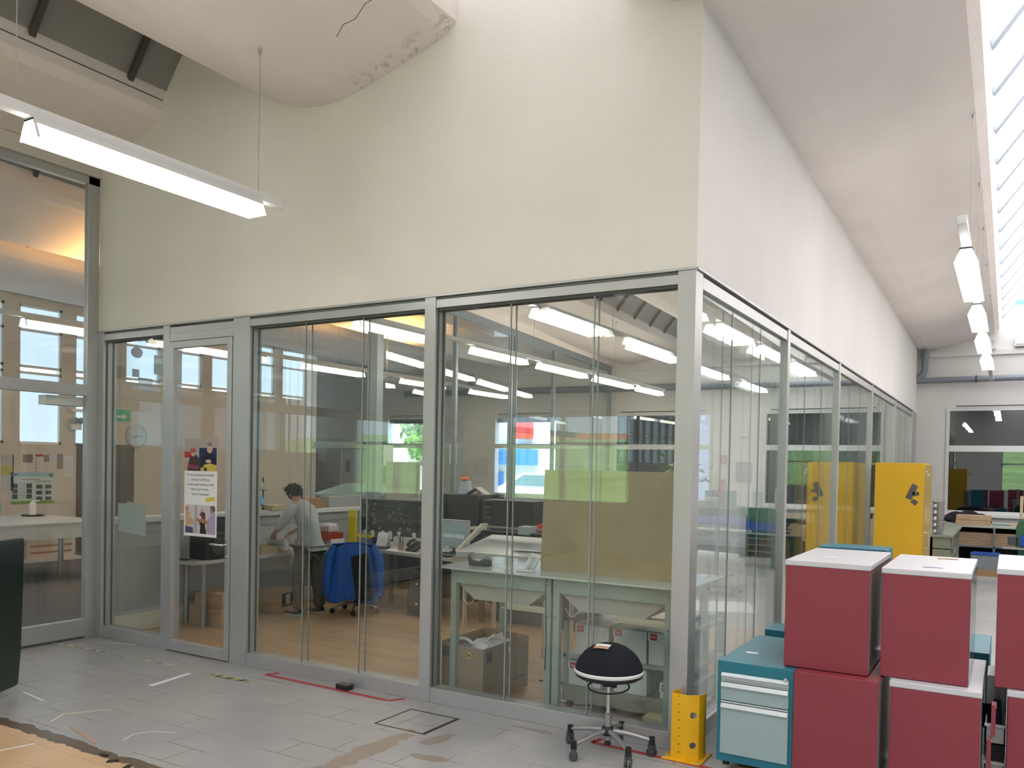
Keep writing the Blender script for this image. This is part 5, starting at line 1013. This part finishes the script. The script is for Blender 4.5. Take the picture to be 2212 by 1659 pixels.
# ================================================================ DEEPER IN THE OFFICE / AISLE SIDE
t = thing('sack_trolley', 'low wooden-floored trolley with beige bags and blue grey handle, on the concrete floor', 'trolley', (-1.95,5.9,0))
B(0,.60,0,.45,.09,.115).out('platform', M('raw_wood2',(.36,.24,.14),.8), t)
for x,y in ((.08,.06),(.52,.06),(.08,.39),(.52,.39)): MB().tube([(x-.02,y,.045),(x+.02,y,.045)],.045,14).out('wheel', BLACK, t)
g = MB(); g.box(.02,.56,.03,.42,.115,.46); g.out('beige_sack', M('beige_canvas',(.48,.44,.34),.9,bump=.6,bs=6), t, bev=.03); MB().tube([(.04,.1,.50),(.56,.1,.48)],.055,14).out('white_roll', PAPER, t); g = MB(); g.tube([(.30,0,.09),(.30,-.02,.9)],.014,8); g.tube([(.30,-.01,.2),(.56,-.05,.30)],.012,8); g.out('handle', M('blue_grey_metal',(.10,.20,.28),.4), t)
strip('large printed white sheets spread on the concrete floor', [(-1.75,4.95),(-1.0,5.25)], .75, PAPER, .001, 'paper_sheet', 'paper')
t = thing('waste_carton', 'tall olive cardboard bin behind the sack trolley', 'bin', (-1.85,8.1,0)); shell4([(0,0),(.5,-.05),(.55,.4),(.05,.45)],0,.55,.05).out('walls', M('olive_card',(.26,.22,.10),.8), t)
t = thing('press_machine', 'green black printing press with blue cloth cover and grey feed table', 'machine', (-2.75,6.9,0)); B(0,.9,0,.7,0,.72).out('body', M('dark_green_metal',(.02,.06,.055),.5), t, bev=.02); B(-.1,1.35,-.1,.1,.62,.66).out('feed_table', M('blue_grey_metal',(.10,.20,.28),.4), t); g = MB(); g.grid(lambda u,v: (.15+1.1*u, -.08+.5*v, .78+.17*math.sin(PI*(.15+.8*v))+.01*math.sin(u*20)),14,8); g.out('blue_cover', M('cobalt_cloth',(.01,.07,.36),.7), t, solid=.01, smooth=True); B(.15,1.3,-.1,-.06,.76,.79).out('white_edge', PAPER, t); B(.5,1.0,.1,.6,.95,1.05).out('upper_frame', MATS['dark_green_metal'], t)
for x in (1.0,1.3): B(x,x+.05,0,.05,0,.62).out('leg', GREY, t)
t = thing('box_tower', 'tall tower of white archive boxes with red labels beside the corner post', 'boxes', (-2.72,6.0,0))
bpy.data.objects.remove(t)
for i in range(9):
    t = thing('archive_box', 'white archive box number %s from the floor in the tower behind the corner post' % ('one','two','three','four','five','six','seven','eight','nine')[i], 'box', (-2.86+.01*(i%2),5.3,.03+.105*i), 0, 'archive boxes in the tower behind the corner post')
    B(0,.36,0,.3,0,.10).out('body', M('archive_white',(.66,.69,.67),.6), t, bev=.002); B(.30,.335,-.004,0,.05,.085).out('red_label', LBL, t); g = MB(); g.box(.02,.25,-.004,0,.055,.062); g.out('flap_edge', GREY, t)
t = thing('work_table', 'grey glass-topped table beyond the light tables at the aisle glass', 'table', (-1.7,2.25,0)); B(0,.85,0,.55,.72,.735).out('top', M('pale_glass_top',(.56,.64,.62),.12), t)
for x in (.03,.78):
    for y in (.03,.48): B(x,x+.04,y,y+.04,0,.72).out('leg', GREY, t)
slab('sideboard', 'long teal green cabinet with lids under the far dispenser', 'cabinet', -3.6,9.2,.0,2.2,.5,.98,M('deep_teal_cabinet',(.03,.13,.13),.5))
slab('printer_table', 'plain grey table under the off-white printer', 'table', -3.4,8.0,0,1.15,.55,.949,GREY)
slab('printer', 'off-white office printer on a table by the corner post', 'printer', -3.35,8.05,.95,.75,.4,.17,OFFW,0,None,.02)
for i,(x,c_) in enumerate(((-2.9,(.10,.35,.45)),(-2.75,(.35,.05,.06)),(-2.55,(.05,.28,.27)),(-2.1,(.42,.45,.55)))): slab('ring_binder', ('light blue','crimson','sea green','pale violet')[i]+' binder standing on the long teal cabinet', 'binder', x,9.3,.981,.12,.25,.26,M('binder_%d'%i,c_,.5),0,'binders on the teal cabinet')
slab('fan_box', 'round-shouldered grey appliance on the table beside the corner post', 'appliance', -2.55,8.1,.95,.22,.22,.22,GREY,0,None,.06)
t = thing('radiator_shelf', 'long white window shelf above striped radiators along the far wall', 'shelf', (-2.7,YF-.35,0)); B(0,2.6,0,.25,.86,.90).out('board', WHITE, t); g = MB()
for q_ in range(32): g.box(.05+.08*q_,.09+.08*q_,.05,.2,.12,.80)
g.out('radiator_ribs', M('radiator_brown',(.40,.30,.24),.6), t)
for i,(x,c_,lb) in enumerate(((-2.35,(.62,.62,.70),'white box on the far window shelf nearest the notice'),(-2.0,(.66,.64,.64),'white box in the middle of the far window shelf'),(-1.6,(.64,.62,.60),'white box on the far window shelf nearest the yellow cabinet'))): slab('paper_box', lb, 'box', x,YF-.34,.901-.3,.30,.2,.16,M('bx%d'%i,c_,.7),0,'boxes below the far windows')
t = thing('notice_board', 'grey engraved notice panel on the white far wall', 'sign', (-3.35,YF-.02,1.34)); B(0,.33,0,.019,0,.42).out('panel', M('slate_panel',(.22,.24,.24),.5), t); g = MB()
for q_ in range(12): g.box(.03,.30-.03*(q_%3),-.002,0,.05+.028*q_,.057+.028*q_)
g.out('text_lines', M('light_engraving',(.45,.47,.47),.6), t)
t = thing('fire_sign', 'square red fire extinguisher sign on the far wall', 'sign', (-3.70,YF-.01,1.71)); B(0,.16,0,.009,0,.19).out('panel', M('fire_red',(.55,.07,.05),.5), t); g = MB(); g.box(.07,.10,-.002,0,.04,.12); g.box(.05,.08,-.002,0,.12,.15); g.out('pictogram', PAPER, t)
t = thing('fire_extinguisher', 'red fire extinguisher hanging under its sign on the far wall', 'extinguisher', (-3.62,YF-.10,.92)); MB().lathe([(0,0),(.055,.0),(.06,.03),(.06,.36),(.035,.42),(.015,.44),(0,.44)],18).out('cylinder', MATS['fire_red'], t, smooth=True); g = MB(); g.box(-.02,.08,-.02,.02,.44,.47); g.tube([(.0,0,.45),(.09,0,.40),(.10,0,.1)],.01,6); g.out('valve', BLACK, t)
t = thing('soap_dispenser', 'small white unit mounted high between the far windows', 'unit', (-3.27,YF-.10,2.25)); B(0,.17,0,.099,0,.26).out('housing', WHITE, t, bev=.01); B(.02,.15,-.003,0,.01,.03).out('slot', GREY, t)
# potted plant
t = thing('potted_plant', 'leafy green plant before the shuttered far window, above the brown board', 'plant', (-3.75,10.1,0)); MB().lathe([(0,.9),(.12,.9),(.16,1.15),(.14,1.15),(.1,.92),(0,.92)],18).out('pot', M('clay',(.30,.13,.08),.8), t); g = MB(); rr = random.Random(4); LEAF = M('houseplant_leaf', (.10,.17,.03), .5, var=.4, vs=6)
st = MB()
for i in range(34):
    a,b,l_ = rr.uniform(0,2*PI), rr.uniform(.3,1.3), rr.uniform(.25,.75); e_ = Vector((math.cos(a)*math.cos(b)*l_*1.2, math.sin(a)*math.cos(b)*l_*1.2, 1.15+math.sin(b)*l_)); st.tube([(0,0,1.1),(e_.x*.4,e_.y*.4,1.1+(e_.z-1.1)*.7),e_],[.006,.005,.003],5)
    for q_ in range(4): p = Vector((0,0,1.1)).lerp(e_,.45+.18*q_); g.at(p,rr.uniform(0,6),rr.uniform(-.6,.6),rr.uniform(-.6,.6)).prism([(0,-.02),(.09,-.03),(.15,0),(.09,.03),(0,.02)],-.001,.001,'z')
st.out('stems', M('plant_stem',(.12,.10,.04),.8), t); g.out('leaves', LEAF, t)
slab('plant_stand', 'grey cupboard carrying the leafy plant', 'cabinet', -3.9,9.85,0,.7,.5,.9,GREY)
# yellow cabinet and aisle end -----------------------------------------------------------------
t = thing('steel_cabinet', 'tall bright yellow steel cabinet standing in the aisle against the side glass', 'cabinet', (.10,6.6,0))
B(0,.54,0,1.0,0,1.72).out('body', YCAB, t, bev=.004); B(.541,.556,.02,.98,.03,1.70).out('door', M('worn_yellow_door',(.62,.42,.10),.25,.2), t)
g = MB(); g.tube([(.556,.12,.88),(.60,.12,.88),(.60,.12,.70),(.556,.12,.70)],.007,8); g.out('handle', CHROME, t); g = MB(); g.tube([(.556,.06,1.62),(.58,.06,1.62)],.012,10); g.box(.575,.60,.055,.065,1.56,1.60); g.out('key', CHROME, t)
for pts in ([(.345,1.30),(.42,1.475),(.485,1.44),(.41,1.27)],[(.415,1.365),(.49,1.375),(.50,1.335),(.44,1.32)],[(.40,1.25),(.435,1.29),(.49,1.255),(.455,1.205)]): q = MB(); q.prism(pts,-.003,-.0005,'y'); q.out('tape_patch', M('grey_tape',(.10,.10,.10),.6), t)
for i in range(5):
    t = thing('metal_bucket', 'grey metal bucket, %s in the stack beside the yellow cabinet' % ('lowest','second from below','third from below','fourth from below','topmost')[i], 'bucket', (.70,8.3,.775+.087*i), 0, 'metal buckets in the stack by the yellow cabinet')
    MB().lathe([(0,0),(.060,0),(.075,.080),(.086,.083),(.086,.094),(.076,.094),(.058,.01),(0,.01)],24).out('pail', STEEL, t, smooth=True); B(-.05,-.02,-.078,-.072,.02,.06).out('paper_label', PAPER, t)
t = thing('parts_rack', 'olive grey rack full of small compartments under the buckets', 'rack', (.62,8.1,0)); g = MB(); g.box(0,.03,0,2.4,0,.74); g.box(0,.24,0,.02,0,.74); g.box(0,.24,2.38,2.4,0,.74); g.box(.0,.27,-.02,2.42,.74,.77)
for y in (.5,1.0,1.5,2.0): g.box(0,.24,y,y+.02,0,.74)
for z_ in (.02,.16,.30,.44,.58): g.box(0,.24,0,2.4,z_,z_+.012)
g.out('frame', M('olive_grey_metal',(.24,.26,.21),.5), t); g = MB(); rr = random.Random(2)
for i in range(36): y = rr.uniform(.05,2.2); z_ = (.032,.172,.312,.452,.592)[i%5]; g.box(.05,.225,y,y+rr.uniform(.05,.16),z_,z_+rr.uniform(.04,.10))
g.out('small_parts', M('mixed_parts',(.40,.40,.38),.6,var=.6,vs=9), t)
t = thing('workbench', 'grey workbench with open shelves under the far aisle window', 'bench', (.70,10.9,0)); g = MB(); g.box(0,1.9,0,1.2,.74,.775); g.out('worktop', M('bench_grey',(.42,.43,.38),.5), t); g = MB()
for x in (.02,.62,1.18,1.85): g.box(x,x+.03,.02,1.15,0,.74)
g.box(.02,1.2,.02,1.15,.42,.445)
for z_ in (.10,.22,.34,.46,.58): g.box(1.2,1.87,.02,1.1,z_,z_+.015)
g.box(.02,1.88,1.10,1.15,0,.74); g.out('shelves', M('shelf_dark',(.16,.18,.19),.6), t)
for i in range(8): slab('cardboard_sheet', 'flat cardboard sheet, layer %s of the pile on the workbench shelf' % ('one','two','three','four','five','six','seven','eight')[i], 'cardboard', .76+.03*(i%3),10.98,.447+.026*i,1.05-.04*(i%2),.8,.02,CARD,0,'cardboard sheets on the bench shelf')
for i in range(2): slab('flat_carton', ('lower','upper')[i]+' flat brown carton on the far workbench', 'box', .78+.006*i,10.95,.776+.078*i,.50,.35,.074,CARD,0,'flat cartons on the far workbench',.004)
g = MB(); g.grid(lambda u,v: (.55+.72*u, 11.45+.4*v, .78+.17*math.sin(PI*u)**.5*math.sin(PI*v)**.5+.02*math.sin(u*17+v*9)),22,12); tag(g.out('jacket', M('black_wool',(.008,.006,.010),.95), smooth=True, solid=.02), 'black jacket with thin red piping thrown on the far workbench', 'jacket')
slab('cardboard_sheet', 'loose brown cardboard lying flat on the workbench near the green press', 'cardboard', 1.55,11.2,.776,.4,.5,.012,CARD)
slab('cutting_mat', 'teal cutting mat on the workbench beside the flat cartons', 'mat', 1.30,11.1,.776,.24,.3,.006,M('teal_mat',(.05,.18,.17),.6))
t = thing('storage_crate', 'grey plastic crate with a blue lid, under the workbench', 'crate', (1.02,10.6,.10), -.06); g = MB(); g.prism([(0.02,0),(.36,0),(.38,.22),(0,.22)],0,.40,'y'); g.out('crate', M('crate_grey',(.26,.29,.33),.5), t); B(-.005,.385,-.005,.405,.22,.25).out('lid', M('crate_blue',(.02,.09,.38),.5), t)
slab('wooden_pallet', 'pale wooden block carrying the grey crate', 'pallet', 1.0,10.55,0,.45,.45,.10,M('raw_wood',(.40,.25,.13),.8))
t = thing('press_machine', 'green cast-iron press partly visible at the picture edge', 'machine', (1.62,9.3,0)); GRN = M('machine_green',(.03,.12,.05),.4); g = MB(); g.box(0,.5,0,.6,.55,.60); g.box(.03,.12,.05,.5,0,.55); g.prism([(0,.86),(.04,.95),(.12,.98),(.5,.98),(.5,.75),(.10,.75),(.10,.60),(0,.60)],0,.12,'y'); g.out('frame', GRN, t, bev=.01); MB().grid(lambda u,v: (.05+.45*u,-.04,.60+.15*v),4,4).out('blue_guard', M('cobalt_cloth',(.01,.07,.36),.7), t, solid=.02); MB().tube([(.06,.05,.98),(.06,.05,1.30)],.02,10).out('wooden_handle', M('pale_wood',(.55,.42,.28),.6), t); B(-.16,.5,-.1,.0,.55,.575).out('front_rail', STEEL, t); B(-.1,.02,.0,.1,.60,.72).out('gauge', DGREY, t)
slab('light_blue_sheet', 'pale turquoise sheet on the red stack side, seen past the last red pedestal', 'paper', 1.60,3.0,.90,.5,.4,.01,M('pale_turquoise',(.20,.48,.55),.6))
slab('sheet_stand', 'grey stand holding the pale turquoise sheet', 'stand', 1.62,3.02,0,.46,.36,.899,GREY)
t = thing('wall_rack', 'curved dark metal rack hanging on the far end of the side wall', 'rack', (.02,10.5,1.25)); g = MB(); g.prism([(0,0),(.10,.02),(.12,.25),(.10,.48),(0,.50)],0,.25,'y'); g.out('rack', M('rack_metal',(.12,.13,.15),.35,.6), t, bev=.01)
# dark green reflections source: green slatted storage behind the camera (seen only mirrored)
slab('storage_shelving', 'dark green shelving unit behind the viewpoint, seen mirrored in the far window', 'shelf', 2.6,-7.2,0,1.4,.5,1.9,M('dark_green_metal',(.02,.06,.055),.5))
# power strip and cables in the office
t = thing('power_strip', 'white power strip on the floor beside the trolley castor', 'socket', (-1.02,.52,.0), .3); B(-.03,.03,-.05,.05,.08,.12).out('housing', WHITE, t, bev=.006); MB().tube([(0,0,.08),(-.02,.05,.02),(.1,.0,.012),(.25,-.02,.012),(.1,-.08,.012),(-.03,-.05,.012)],.005,6).out('cable', DGREY, t)
MB_ = MB(); MB_.tube([(-1.44,.9,.008),(-1.2,.95,.008),(-1.0,.8,.008)],.006,6); tag(MB_.out('floor_cable', BLACK, smooth=True), 'black cable running over the wood floor from the carton to the trolley', 'cable')
MB_ = MB(); MB_.tube([(-.98,.155,.90),(-.985,.13,.86),(-.98,.14,.5),(-.99,.15,.3)],.004,6); tag(MB_.out('lamp_cable', BLACK, smooth=True), 'thin black cable hanging down between the two light tables', 'cable')
